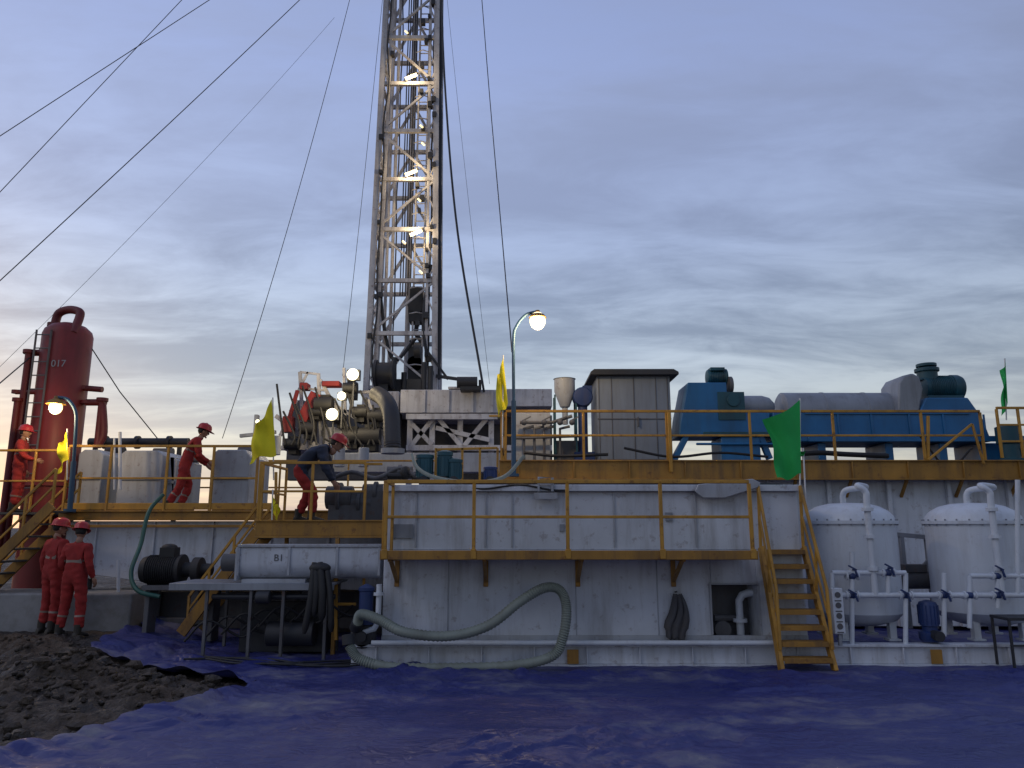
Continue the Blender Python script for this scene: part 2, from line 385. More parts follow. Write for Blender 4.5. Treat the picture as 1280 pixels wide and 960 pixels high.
poly=[(P(872,606,10.9).x,ztop+.0),(P(940,598,10.9).x,ztop+.08),(P(950,600,10.9).x,ztop+.02),(P(946,606,10.9).x,ztop-.05),(P(905,622,10.9).x,ztop-.2),(P(878,625,10.9).x,ztop-.2),(P(868,615,10.9).x,ztop-.1)]
mb=MB(); mb.prism(poly,10.86,10.90); put(mb,'flap','wall_dk',g2,.012)
mb=MB()
p=P(682,610,10.9)
mb.box(p.x-.12,p.x+.12,10.9,10.94,ztop+.0,ztop+.05); mb.box(p.x-.17,p.x+.17,10.9,10.93,ztop-.21,ztop-.12)
mb.tube([V(p.x-.1,10.92,ztop-.1),V(p.x-.1,10.92,ztop+.1),V(p.x+.1,10.92,ztop+.1),V(p.x+.1,10.92,ztop-.1)],.02,8)
put(mb,'lifting_lug','wall_dk',g)
mb=MB(); x=P(838,640,10.9).x
mb.box(P(490,668,Yw).x,P(516,668,Yw).x,Yw+.0,Yw+.028,1.75,1.95); mb.box(x-.05,x+.05,Yw,Yw+.028,2.0,2.12)
mb.box(P(700,668,Yw).x,P(706,668,Yw).x,Yw+.0,Yw+.028,1.85,1.95)
put(mb,'notice_plates','grey',g)
# hanging jacket
p=P(845,742,10.95); gj=grp('hanging_jacket',p); mb=MB(); vs=[];fs=[]
n_=14;mm=14
for j in range(mm+1):
    t=j/mm; z=p.z-t*.58; w=.05+.11*min(1,t*1.6)-.03*(t>.85)
    for i in range(n_+1):
        s=i/n_*2-1; vs.append((p.x+s*w+.03*sin(t*5),p.y-.03-.05*cos(s*1.5)-.03*sin(s*9+t*3),z-.05*abs(sin(s*3))*t+.02*noise.noise(V(s*3,t*3,1))))
for j in range(mm):
    for i in range(n_): a=j*(n_+1)+i; fs.append((a,a+1,a+n_+2,a+n_+1))
mb.add(vs,fs); o=put(mb,'cloth','cloth',gj,ang=180); so=o.modifiers.new('s','SOLIDIFY'); so.thickness=.02
mb=MB(); mb.tube([V(p.x,10.99,p.z+.02),V(p.x,10.9,p.z+.03)],.012,8); put(mb,'hook','dark',gj)

# big hose
gh=grp('suction_hose',P(580,800,10.3))
path=[P(447,778,10.7),P(452,768,10.6),P(475,775,10.45),P(505,790,10.3),P(560,795,10.3),P(610,782,10.35),P(650,752,10.45),P(680,735,10.55),P(700,738,10.55),P(708,760,10.5),P(704,795,10.4),P(690,820,10.4),P(640,832,10.4),P(560,835,10.4),P(490,834,10.4),P(450,824,10.4),P(436,806,10.4)]
pp=smooth(path,22); rs=[.066+.006*(1 if (i//1)%2 else -1) for i in range(len(pp))]
mb=MB(); mb.tube(pp,rs,14); put(mb,'ribbed_hose','hose',gh,ang=60)
mb=MB(); mb.cyl(pp[0],pp[0]+(pp[0]-pp[3]).normalized()*.12,.085); mb.cyl(pp[-1],pp[-1]+V(-.02,.02,.13),.085); put(mb,'couplings','dark',gh,.004)

gp=grp('centrifugal_pump',P(455,765,10.8)); mb=MB()
p=P(458,748,10.9)
mb.lathe(p+V(0,0,-.35),(0,0,1),[(.0,0),(.12,0),(.12,.1),(.10,.12),(.10,.45),(.115,.46),(.115,.5),(.02,.55)],20)
put(mb,'motor','valve',gp)
mb=MB(); mb.lathe(p+V(-.02,-.12,-.5),(0,1,0),[(.0,0),(.14,.0),(.17,.03),(.17,.2),(.1,.24)],20); mb.cyl(p+V(-.02,-.2,-.5),p+V(-.02,-.1,-.5),.07)
put(mb,'volute','dark',gp)
mb=MB(); q=P(474,735,10.8); mb.tube([q+V(0,0,.05),q+V(0,0,-.45),q+V(-.05,0,-.55),q+V(-.2,0,-.6)],.04,12); mb.cyl(q+V(0,0,-.1),q+V(0,0,-.06),.075)
put(mb,'riser_pipe','white2',gp)

# ------------------------------------------------------------------ filter vessels
def vessel(u,g):
    D=11.75; c=P(u,700,D); r=.67; zt=Zv(655,D-.4); zb=.62
    mb=MB(); prof=[(.02,zb-.18),(r*.5,zb-.15),(r*.85,zb-.07),(r,zb+.04),(r,zt)]
    put(mb.lathe(V(c.x,D,0),(0,0,1),prof+[(r+.035,zt+.001),(r+.035,zt+.05),(r,zt+.051),(r*.97,zt+.12),(r*.86,zt+.2),(r*.68,zt+.27),(r*.42,zt+.315),(.0,zt+.33)],56),'vessel_body','white2',g,ang=30)
    mb=MB()
    for k in range(26):
        a=2*pi*k/26; mb.cyl(V(c.x+cos(a)*(r+.018),D+sin(a)*(r+.018),zt-.02),V(c.x+cos(a)*(r+.018),D+sin(a)*(r+.018),zt+.075),.013,6)
    put(mb,'flange_bolts','grey',g)
    mb=MB()
    for a in (pi*.25,pi*.75,pi*1.25,pi*1.75):
        x=c.x+cos(a)*.5;y=D+sin(a)*.5; mb.box(x-.05,x+.05,y-.05,y+.05,.3,zb+.06); mb.box(x-.09,x+.09,y-.09,y+.09,.27,.3)
    put(mb,'legs','white2',g,.004)
    t=zt+.33; xk=P(u+25,690,10.85).x
    mb=MB(); pts=[V(c.x-.05,D,t-.02),V(c.x-.05,D-.02,t+.13),V(c.x,D-.1,t+.2),V(c.x+.14,D-.4,t+.22),V(xk-.08,10.92,t+.22),V(xk,10.85,t+.12),V(xk,10.85,t-.1),V(xk,10.85,.95)]
    mb.tube(smooth(pts,5),.045,14)
    for z in (t-.15,1.75,1.3): mb.cyl(V(xk,10.85,z),V(xk,10.85,z+.05),.08,16)
    put(mb,'crown_pipe','white2',g)
hw=MB(); pipes=MB(); vb=MB()
for u in (1064,1221):
    gq=grp('filter_vessel',(P(u,700,11.75).x,11.75,0)); vessel(u,gq)
gm=grp('valve_manifold',P(1150,740,10.8)); Y=10.85
def px(u,v): return P(u,v,Y)
pipes.tube([px(1036,744),px(1290,744)],.038,12)
for a,b_ in (((1040,716),(1132,716)),((1212,720),(1290,720))): pipes.tube([px(*a),px(*b_)],.035,12)
for u,v0,v1 in ((1040,716,744),(1065,690,810),(1110,716,744),(1132,716,805),(1180,716,795),(1212,720,785),(1247,700,760),(1272,600,744)):
    pipes.tube([px(u,v0),px(u,v1)],.033,12)
for u,v_ in ((1065,720),(1065,744),(1110,716),(1132,744),(1180,744),(1212,744),(1247,720),(1247,744)):
    p=px(u,v_); vb.ell(p,(.055,.055,.055),12,8)
    pipes.cyl(p+V(-.09,0,0),p+V(-.07,0,0),.06,14); pipes.cyl(p+V(.07,0,0),p+V(.09,0,0),.06,14)
for u,v_ in ((1065,712),(1065,742),(1110,710),(1130,742),(1180,742),(1247,712),(1247,740)):
    p=px(u,v_)+V(0,-.07,0); hw.cyl(p+V(0,.07,0),p+V(0,-.04,0),.014,8); hw.beam(p+V(-.09,-.03,.06),p+V(.02,-.03,0),.035,.02); hw.beam(p+V(.0,-.03,.0),p+V(.03,-.03,-.1),.035,.02)
put(pipes,'pipework','white2',gm); put(vb,'valve_bodies','valve',gm); put(hw,'valve_levers','valve',gm,.003)
g=grp('instrument_box',P(1047,762,10.7)); mb=MB(); a=P(1038,735,10.7); b_=P(1056,792,10.7); mb.box(a.x,b_.x,10.66,10.76,b_.z,a.z); put(mb,'box','white2',g,.006)
mb=MB()
for i in range(4): mb.cyl(V((a.x+b_.x)/2,10.652,a.z-.09-i*.14),V((a.x+b_.x)/2,10.659,a.z-.09-i*.14),.04); mb.box(a.x+.03,b_.x-.03,10.652,10.658,a.z-.175-i*.14,a.z-.16-i*.14)
put(mb,'dials','mid',g); mb=MB(); mb.box(a.x+.06,a.x+.1,10.69,10.73,.3,b_.z); put(mb,'post','grey',g)
g=grp('circulation_pump',P(1163,775,10.9)); p=P(1163,770,10.9); mb=MB()
mb.lathe(V(p.x,10.95,.33),(0,0,1),[(.13,0),(.15,.03),(.15,.12),(.1,.14),(.1,.2),(.125,.21),(.125,.5),(.11,.53),(.02,.56)],20)
for k in range(14):
    w=2*pi*k/14; mb.beam(V(p.x+.13*cos(w),10.95+.13*sin(w),.56),V(p.x+.13*cos(w),10.95+.13*sin(w),.82),.012)
put(mb,'motor_and_casing','valve',g)
mb=MB(); mb.cyl(V(p.x,10.9,.42),V(p.x,10.7,.42),.07); put(mb,'suction_flange','dark',g)
g=grp('steel_stand',P(1265,790,10.6)); mb=MB(); a=P(1248,770,10.55); b_=P(1300,770,10.55)
mb.box(a.x,b_.x,10.35,10.75,a.z-.04,a.z)
for x in (a.x+.02,b_.x-.02):
    for y in (10.37,10.73): mb.beam(V(x,y,.05),V(x,y,a.z-.041),.03)
mb.beam(V(a.x,10.37,.35),V(b_.x,10.37,.35),.025); put(mb,'frame','dark',g,.003)
g=grp('pump_frame',P(1145,690,12.4)); mb=MB()
for u in (1128,1160):
    p=P(u,690,12.5); mb.beam(V(p.x,12.5,.3),V(p.x,12.5,1.75),.07)
mb.beam(P(1120,668,12.5),P(1165,672,12.5),.07); mb.beam(P(1120,720,12.5),P(1165,720,12.5),.07); mb.beam(P(1128,735,12.5),P(1160,700,12.5),.04)
put(mb,'frame','grey',g,.003)
mb=MB(); p=P(1145,725,12.4); mb.cyl(p+V(-.25,0,0),p+V(.2,0,0),.14); mb.box(p.x-.2,p.x+.15,12.3,12.5,p.z+.12,p.z+.25); put(mb,'motor','mid',g,.01)

# ------------------------------------------------------------------ rear right tank with upper deck
g=grp('elevated_mud_tank',(5,15,0)); Yd=14.0
zk=Zv(577,Yd); xl=P(628,580,Yd).x; xr=13.5
mb=MB(); mb.box(xl+.05,xr,Yd+.35,17.5,.1,zk-.30); mb.box(xl,xr,Yd+.33,17.6,zk-.297,zk-.2)
for k in range(12):
    x=xl+.5+k*1.15; mb.box(x-.04,x+.04,Yd+.26,Yd+.348,.1,zk-.31)
put(mb,'tank_shell','white',g,.008)
mb=MB(); mb.box(xl,xr,Yd+.06,17.6,zk-.04,zk); put(mb,'deck_grating','grate',g)
mb=MB(); zb=Zv(600,Yd)
for z0,z1,dy in ((zb,zb+.03,0),(zb+.031,zk-.0,.04),(zk+.001,zk+.03,0)): mb.box(xl-.06,xr,Yd-.04+dy,Yd+.058,z0,z1)
mb.box(xl-.06,xl+.0,Yd+.06,17.5,zb,zk-.041)
for k in range(13):
    x=xl+.3+k*1.05; mb.box(x-.012,x+.012,Yd-.035,Yd-.001,zb+.032,zk)
    mb.beam(V(x,Yd+.06,zb+.02),V(x,Yd+.34,zb-.3),.05)
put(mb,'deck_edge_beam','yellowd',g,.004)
mb=MB(); H=Zv(516,Yd)-zk
bs=[V(P(u,577,Yd).x,Yd,zk+.03) for u in (632,730,835,940,1045,1157,1232)]
rail(mb,bs,H,(.5,),.048)
bs=[V(P(u,577,Yd).x,Yd-.4,zk+.03) for u in (1236,1262,1310)]
rail(mb,bs,H,(.33,.66),.045)
rail(mb,[V(xl-.02,Yd,zk),V(xl-.02,17.4,zk)],H,(.5,),.045)
mb.beam(P(1160,520,Yd),P(1160,575,Yd),.05); mb.beam(P(1160,575,Yd-.1),P(1215,530,Yd-.1),.04); mb.beam(P(1215,530,Yd-.1),P(1230,580,Yd-.1),.04)
for u in (835,): mb.beam(V(P(u,577,Yd).x+.04,Yd-.06,zk-.2),V(P(u,577,Yd).x+.04,Yd-.06,zk+H),.06)
mb.beam(P(612,520,Yd+.3),P(632,520,Yd),.04); 
put(mb,'deck_railing','yellow',g,.005)

# cabinet
g=grp('control_cabinet',P(792,520,15)); Yc=15.0
a=P(748,572,Yc); b_=P(837,470,Yc); mb=MB()
mb.box(a.x,b_.x,Yc,Yc+1.2,zk+.08,b_.z)
mb.box(a.x+.05,b_.x-.05,Yc+.05,Yc+1.1,zk+.001,zk+.079); put(mb,'cabinet_body','cab',g,.01)
mb=MB(); xm=(a.x+b_.x)/2
for x in (a.x+.04,a.x+.3,xm,b_.x-.3,b_.x-.06): mb.box(x-.008,x+.008,Yc-.012,Yc-.001,zk+.1,b_.z-.03)
mb.box(a.x-.01,b_.x+.01,Yc-.014,Yc-.002,zk+.085,zk+.14); mb.box(xm+.06,xm+.085,Yc-.05,Yc-.013,zk+.8,zk+1.0)
mb.box(a.x,b_.x,Yc-.014,Yc-.002,zk+.95,zk+.97)
put(mb,'door_seams_and_handle','mid',g,.002)
mb=MB(); zt=b_.z; mb.prism([(a.x-.14,zt+.0),(a.x-.14,zt+.06),(a.x-.06,zt+.12),(b_.x+.06,zt+.12),(b_.x+.16,zt+.06),(b_.x+.16,zt+.0)],Yc-.15,Yc+1.35); put(mb,'roof','dark',g,.008)

# centrifuge 1
g=grp('small_decanter_centrifuge',P(905,530,15)); Y0=15.0
def Q(u,v,dy=0): return P(u,v,Y0+dy)
def xz(u,v): q=P(u,v,Y0); return (q.x,q.z)
mb=MB()
mb.prism([xz(856,500),xz(860,478),xz(908,478),xz(910,515),xz(962,515),xz(962,545),xz(850,545),xz(852,520)],Y0,Y0+.9)
mb.beam(Q(858,545,.1),Q(842,576,.1),.12); mb.beam(Q(950,545,.1),Q(962,574,.1),.12); mb.beam(Q(858,545,.8),Q(842,574,.8),.12); mb.beam(Q(950,545,.8),Q(962,574,.8),.12)
mb.box(Q(846,0).x,Q(962,0).x,Y0+.05,Y0+.85,zk+.001,zk+.1); mb.box(Q(872,0).x,Q(915,0).x,Y0+.02,Y0+.8,zk+.101,Zv(546,Y0))
put(mb,'frame_and_housing','blue',g,.015)
mb=MB(); p=Q(905,500,.4); q=Q(966,500,.4); L_=(q-p).length
mb.lathe(V(p.x,p.y,Zv(505,Y0)),(1,0,0),[(.1,0),(.22,0),(.22,.2),(.24,.21),(.24,L_-.25),(.20,L_-.1),(.1,L_)],28); put(mb,'bowl_cover','grey',g)
mb=MB(); p=Q(896,470,.3)
mb.lathe(V(p.x-.22,Y0+.35,p.z-.02),(1,0,0),[(.05,0),(.15,.02),(.16,.05),(.16,.38),(.18,.39),(.18,.43),(.05,.45)],22)
mb.box(p.x-.12,p.x+.1,Y0+.2,Y0+.5,p.z+.13,Zv(462,Y0)+.02); mb.box(p.x-.16,p.x+.14,Y0+.17,Y0+.53,Zv(462,Y0)+.021,Zv(458,Y0)+.02)
for k in range(9): mb.cyl(V(p.x-.16+k*.035,Y0+.35,p.z-.02),V(p.x-.15+k*.035,Y0+.35,p.z-.02),.175,20)
put(mb,'drive_motor','teal',g,.006)
mb=MB(); mb.box(Q(870,0).x,Q(900,0).x,Y0-.02,Y0-.001,Zv(525,Y0),Zv(490,Y0)); mb.box(Q(852,0).x,Q(960,0).x,Y0-.03,Y0-.002,Zv(545,Y0),Zv(540,Y0)); mb.lathe(Q(917,500,-.05),(0,1,0),[(.05,0),(.13,.0),(.13,.1)],20); put(mb,'access_panels','teal',g,.004)
mb=MB(); mb.lathe(Q(910,482,.2),(1,0,0),[(.1,0),(.19,0),(.19,.07),(.1,.08)],24); put(mb,'belt_guard','mid',g,.004)

# centrifuge 2
g=grp('large_decanter_centrifuge',P(1100,520,15))
mb=MB()
mb.prism([xz(966,514),xz(1150,514),xz(1158,497),xz(1210,497),xz(1228,522),xz(1240,552),xz(966,552)],Y0,Y0+1.2)
mb.box(Q(1160,0).x,Q(1232,0).x,Y0+.1,Y0+1.0,zk+.001,Zv(553,Y0))
for u in (985,1060,1120): mb.box(Q(u,0).x-.08,Q(u,0).x+.08,Y0+.1,Y0+1.0,zk+.001,Zv(553,Y0))
mb.beam(Q(870,555,.0),Q(985,555,.0),.05)
put(mb,'base_trough','blue',g,.02)
mb=MB(); mb.box(Q(968,0).x,Q(1236,0).x,Y0-.03,Y0-.002,Zv(552,Y0),Zv(545,Y0)); mb.box(Q(966,0).x,Q(1150,0).x,Y0-.03,Y0-.002,Zv(518,Y0),Zv(513,Y0))
for u in (1003,1040,1082,1120,1165): mb.box(Q(u,0).x-.02,Q(u,0).x+.02,Y0-.025,Y0-.002,Zv(545,Y0)+.002,Zv(518,Y0)-.002)
put(mb,'trough_ribs','blue',g,.004)
mb=MB(); p=Q(972,500,.6); q=Q(1128,500,.6); L_=q.x-p.x
mb.lathe(V(p.x,Y0+.6,Zv(510,Y0)),(1,0,0),[(.1,0),(.36,.02),(.42,.06),(.42,L_*.33),(.43,L_*.331),(.43,L_*.35),(.42,L_*.351),(.42,L_*.66),(.43,L_*.661),(.43,L_*.68),(.42,L_*.681),(.42,L_)],36)
put(mb,'bowl_cover','grey',g)
mb=MB(); 
mb.prism([xz(1124,518),xz(1124,478),xz(1130,469),xz(1142,466),xz(1150,470),xz(1155,485),xz(1150,518)],Y0+.02,Y0+.8)
put(mb,'belt_guard','grey',g,.04)
mb=MB(); p=Q(1156,482,.3); zc=Zv(480,Y0)
mb.lathe(V(p.x,Y0+.45,zc),(1,0,0),[(.05,0),(.24,.02),(.25,.08),(.25,.60),(.28,.61),(.28,.75),(.25,.82),(.08,.86)],26)
for k in range(13): mb.cyl(V(p.x+.10+k*.038,Y0+.45,zc),V(p.x+.11+k*.038,Y0+.45,zc),.268,24)
mb.lathe(V(p.x+.16,Y0+.45,zc+.16),(0,0,1),[(.2,0),(.2,.18),(.24,.19),(.24,.26),(.1,.27),(.1,.29),(.2,.30),(.2,.36),(.05,.37)],20)
mb.box(p.x+.0,p.x+.75,Y0+.2,Y0+.7,zc-.34,zc-.2)
put(mb,'drive_motor','teal',g,.006)
mb=MB(); mb.box(Q(1210,0).x,Q(1232,0).x,Y0-.012,Y0-.003,Zv(541,Y0),Zv(530,Y0)); put(mb,'name_plate','boardw',g)
g=grp('agitator_gearbox',P(1262,555,14.6)); mb=MB(); p=P(1262,560,14.7)
mb.lathe(V(p.x,14.7,zk),(0,0,1),[(.3,0),(.3,.1),(.18,.12),(.18,.4),(.22,.42),(.22,.75),(.1,.8)],20); mb.cyl(V(p.x,14.7,zk+.35),V(p.x+.7,14.7,zk+.35),.17)
put(mb,'gearbox','teal',g)
g=grp('mixing_hopper',P(708,500,15.4)); mb=MB(); p=P(706,500,15.4)
zt=Zv(474,15.4); zb_=Zv(510,15.4)
mb.lathe(V(p.x,15.4,zb_),(0,0,1),[(.06,-.35),(.06,0),(.1,.02),(.22,(zt-zb_)*.55),(.22,(zt-zb_)*.98),(.24,(zt-zb_)),(.20,(zt-zb_))],24); put(mb,'cone','wall_dk',g)
mb=MB(); 
for dx in (-.22,.22):
    for dy in (-.2,.2): mb.beam(V(p.x+dx,15.4+dy,zk),V(p.x+dx,15.4+dy,zb_+.25),.035)
put(mb,'legs','teal',g)
g=grp('air_blower',P(727,498,15.3)); mb=MB(); p=P(728,497,15.3); mb.lathe(p+V(-.0,-.15,0),(0,1,0),[(.08,0),(.19,.01),(.21,.05),(.21,.25),(.08,.3)],24); mb.box(p.x+.0,p.x+.2,15.2,15.42,p.z+.0,p.z+.24)
mb.box(p.x-.2,p.x+.22,15.15,15.5,zk,zk+.3); mb.cyl(V(p.x,15.3,zk+.3),V(p.x,15.3,p.z),.1); put(mb,'casing','valve',g,.005)
g=grp('dosing_unit',P(665,535,15)); mb=MB(); a=P(642,568,15); b_=P(688,512,15)
mb.box(a.x,b_.x,15.05,15.8,zk+.05,b_.z-.05); mb.lathe(V((a.x+b_.x)/2,15.4,b_.z-.05),(0,0,1),[(.3,0),(.3,.05),(.2,.08),(.02,.1)],24); put(mb,'tank','wall_dk',g,.02)
mb=MB()
for u in (655,668,680,700): x=P(u,540,14.95).x; mb.tube([V(x,14.95,zk),V(x,14.95,zk+.75),V(x+.2,14.95,zk+.8)],.03,8)
mb.tube([P(650,528,14.9),P(690,528,14.9),P(715,520,14.9)],.035,10); mb.tube([P(640,548,14.9),P(725,545,14.9)],.03,10)
for u in (655,680,700,715): 
    q=P(u,528,14.85); mb.ell(q,(.06,.06,.06)); mb.beam(q+V(0,0,.05),q+V(.14,0,.12),.025)
mb.box(P(690,0,15).x,P(722,0,15).x,15.3,15.8,zk,zk+.55)
put(mb,'pipes','mid',g)
g=grp('deck_cable_tray',P(900,600,13.8)); mb=MB()
mb.tube(smooth([P(980,570,14.3),P(1020,566,14.3),P(1060,568,14.3),P(1110,570,14.3)],6),.05,8); mb.tube(smooth([P(655,566,14.2),P(700,570,14.2),P(760,568,14.2)],6),.03,8)
mb.tube(smooth([P(1150,545,14.2),P(1185,585,14.2),P(1215,560,14.3)],6),.02,8)
mb.tube(smooth([P(780,560,14.2),P(840,571,14.2),P(900,566,14.2),P(960,571,14.2)],6),.025,8)
put(mb,'cables','black',g)
for u,v_,s,mname in ((531,576,.9,'teal'),(568,582,.8,'teal'),(556,572,.8,'teal'),(613,592,.7,'valve')):
    D=12.2; p=P(u,v_,D); g=grp('agitator_motor',V(p.x,D,ztop)); h_=p.z-ztop+.12
    mb=MB(); mb.lathe(V(p.x,D,ztop),(0,0,1),[(.2*s,0),(.2*s,.05),(.1*s,.06),(.1*s,h_*.3),(.15*s,h_*.32),(.15*s,h_*.85),(.17*s,h_*.86),(.17*s,h_*.95),(.05,h_)],20)
    for k in range(12):
        w=2*pi*k/12; mb.beam(V(p.x+.155*s*cos(w),D+.155*s*sin(w),ztop+h_*.36),V(p.x+.155*s*cos(w),D+.155*s*sin(w),ztop+h_*.82),.012)
    put(mb,'motor',mname,g)
    mb=MB(); mb.cyl(V(p.x,D-.2*s,ztop+.12),V(p.x,D+.0,ztop+.12),.08); mb.box(p.x-.25*s,p.x+.25*s,D-.22,D+.22,ztop-.0,ztop+.03); put(mb,'gear_box','dark',g)
g=grp('guard_posts',P(575,570,12.6)); mb=MB()
for u in (545,578,600,622):
    p=P(u,560,12.7); mb.beam(V(p.x,12.7,ztop),V(p.x,12.7,p.z),.04)
mb.beam(P(545,562,12.7),P(622,560,12.7),.04); put(mb,'posts','yellow',g,.004)
g=grp('mud_return_hose',P(560,590,11.8)); mb=MB(); mb.tube(smooth([P(515,568,12.0),P(522,585,11.8),P(545,597,11.7),P(590,603,11.6),P(630,596,11.7),P(655,570,11.9)],8),.03,12); put(mb,'hose','hose',g)
mb=MB(); g=grp('cable_bundle',P(690,603,11.3)); mb.tube(smooth([V(x0+.5,11.4,ztop+.03),V(x0+1.6,11.3,ztop+.04),V(x0+2.8,11.5,ztop+.03),V(x0+4.5,11.4,ztop+.04),V(x1,11.6,ztop+.03)],8),.03,8)
mb.tube(smooth([P(560,600,11.1),P(600,611,10.95),P(650,606,10.95),P(700,613,10.95),P(760,604,11.1)],8),.014,8); put(mb,'cables','black',g)
g=grp('feed_pump_cluster',P(450,610,12.6)); mb=MB()
for u,v_,r in ((425,622,.2),(450,628,.16),(470,615,.14),(500,590,.10)):
    p=P(u,v_,12.9); mb.cyl(p-V(.22,0,0),p+V(.22,0,0),r,18); mb.cyl(p-V(.03,0,0),p+V(.03,0,0),r*1.3,18)
p=P(450,610,12.9); mb.box(p.x-.5,p.x+.6,12.75,13.15,2.0,p.z-.05)
mb.tube(smooth([P(410,600,12.8),P(440,590,12.8),P(470,598,12.8),P(500,585,12.8),P(520,595,12.6)],5),.04,8)
put(mb,'pumps','mid',g,.006)
mb=MB(); a=P(485,595,12.7); mb.tube([a,a+V(.6,0,0)],.05,10); mb.ell(a+V(.3,0,.05),(.1,.08,.12)); put(mb,'valve','black',g)

# ------------------------------------------------------------------ left tank / deck
g=grp('shale_shaker_tank',(-5,14.5,0)); Yl=13.5
zl=Zv(640,Yl); xa=P(78,640,Yl).x; xb=P(560,640,Yl).x
mb=MB(); mb.prism([(xa+.05,zl-.16),(xb,zl-.16),(xb,.75),(xa+1.6,.95),(xa+.05,1.15)],Yl+.1,16.2)
for k in range(6):
    x=xa+.6+k*1.05; mb.box(x-.02,x+.02,Yl+.06,Yl+.098,1.15,zl-.165)
put(mb,'tank_shell','white',g,.008)
mb=MB()
for x in (xa+.4,xa+2.4,xa+4.4,xb-.4):
    for y in (13.8,): mb.box(x-.07,x+.07,y-.07,y+.07,.0,1.0)
mb.box(xa,xb,Yl+.15,13.7,.15,.33); mb.box(xa+.2,xb,14.1,16.1,.0,.74); put(mb,'skid_and_dark_fill','mid',g,.005)  # last box is an added dark filler blocking the bright gap under the tank
mb=MB(); mb.box(xa-1.5,xb,Yl+.06,16.4,zl-.04,zl); put(mb,'deck_grating','grate',g)
mb=MB()
for z0,z1,dy in ((zl-.15,zl-.12,0),(zl-.119,zl-.0,.03),(zl+.001,zl+.03,0)): mb.box(xa-.06,xb,Yl-.04+dy,Yl+.058,z0,z1)
mb.beam(V(xa,Yl-.06,zl-.25),V(xb-1,Yl-.06,zl-.25),.05)
put(mb,'deck_edge_beam','yellowd',g,.004)
mb=MB(); H=Zv(559,Yl)-zl
rail(mb,[V(P(u,640,Yl).x,Yl,zl+.02) for u in (78,132,204,262,318)],H,(.5,),.045)
mb.beam(V(xa,Yl,zl+.1),V(xa+3.8,Yl,zl+.1),.02,.12)
rail(mb,[V(xa,Yl,zl),V(xa-.6,Yl,zl),V(xa-1.4,Yl,zl)],H*.95,(.5,),.04)
rail(mb,[V(x,16.3,zl) for x in (xa,xa+1.5,xa+3,xa+4.5,xb)],H,(.5,),.04)
put(mb,'deck_railing','yellow',g,.005)
def shaker(u0,u1,v0,v1,D,slope):
    g=grp('shale_shaker',P((u0+u1)/2,v1,D)); a=P(u0,v1,D); b_=P(u1,v0,D); mb=MB()
    zz=zl+.12
    mb.prism([(a.x,zz),(b_.x,zz),(b_.x,b_.z-slope),(b_.x-.12,b_.z),(a.x+.10,b_.z),(a.x,b_.z-.08)],D,D+1.2); put(mb,'feed_box','wall_dk',g,.02)
    mb=MB(); mb.box(a.x+.05,b_.x-.05,D+.05,D+1.1,zl,zz-.005); put(mb,'base_frame','dark',g,.004)
    mb=MB(); zc=(zz+b_.z)/2; mb.box(a.x+.02,b_.x-.02,D-.03,D-.002,zc-.03,zc+.03); mb.box(a.x-.02,b_.x+.02,D-.03,D+1.2,zz-.003,zz+.06)
    put(mb,'stiffeners','grey',g,.004)
    mb=MB(); xm=(a.x+b_.x)/2; mb.cyl(V(xm-.2,D+.9,b_.z+.06),V(xm+.2,D+.9,b_.z+.06),.08); put(mb,'vibrator_motor','mid',g)
shaker(146,205,563,610,14.6,.1); shaker(262,314,562,612,14.6,.15); shaker(207,222,572,612,14.8,.05); shaker(95,130,562,600,14.9,.1)
g=grp('flow_line_pipe',P(170,552,16.8)); mb=MB(); mb.tube([P(112,553,16.8),P(236,553,16.8)],.10,16)
for u in (130,170,210): q=P(u,553,16.8); mb.cyl(q,q+V(.07,0,0),.15)
for u in (120,225): q=P(u,553,16.8); mb.beam(V(q.x,16.8,.0),q,.08)
put(mb,'pipe','dark',g)
mb=MB(); g=grp('deck_riser_pipe',P(146,560,14)); mb.tube([P(150,612,14),P(150,540,14)],.03,8); mb.tube([P(143,612,14),P(143,548,14)],.02,8); put(mb,'pipe','white2',g)

# mid working platform
g=grp('working_platform',(-3,12.3,0)); Ym=11.75
zm=Zv(652,Ym); xa2=P(322,650,Ym).x; xb2=P(486,650,Ym).x
mb=MB(); mb.box(xa2,xb2,Ym+.05,13.2,zm-.03,zm); put(mb,'deck_grating','grate',g)
mb=MB()
for z0,z1,dy in ((zm-.25,zm-.22,0),(zm-.219,zm-.0,.03),(zm+.001,zm+.025,0)): mb.box(xa2-.03,xb2,Ym-.03+dy,Ym+.048,z0,z1)
mb.box(xa2-.03,xa2+.03,Ym+.05,13.2,zm-.24,zm-.031)
p=P(421,700,Ym); mb.beam(V(p.x,Ym+.0,.0),V(p.x,Ym,zm-.255),.06); mb.beam(V(xa2+.1,13,.0),V(xa2+.1,13,zm-.2),.06); 
put(mb,'deck_frame','yellowd',g,.004)
mb=MB(); H=Zv(580,Ym)-zm
rail(mb,[V(P(u,650,Ym).x,Ym,zm+.02) for u in (325,388,455)],H,(.5,),.042)
rail(mb,[V(xa2,Ym,zm+.02),V(xa2,13.1,zm+.02)],H,(.5,),.042)
mb.beam(P(345,590,Ym),P(345,650,Ym),.04);mb.beam(P(455,580,Ym),P(478,580,Ym),.04)
mb.beam(P(420,715,Ym-.1),P(420,800,Ym-.1),.05);mb.beam(P(420,718,Ym-.1),P(455,718,Ym-.1),.045);mb.beam(P(455,690,Ym-.1),P(455,740,Ym-.1),.04)
mb.beam(P(420,755,Ym-.1),P(445,755,Ym-.1),.04)
put(mb,'platform_railing','yellow',g,.004)
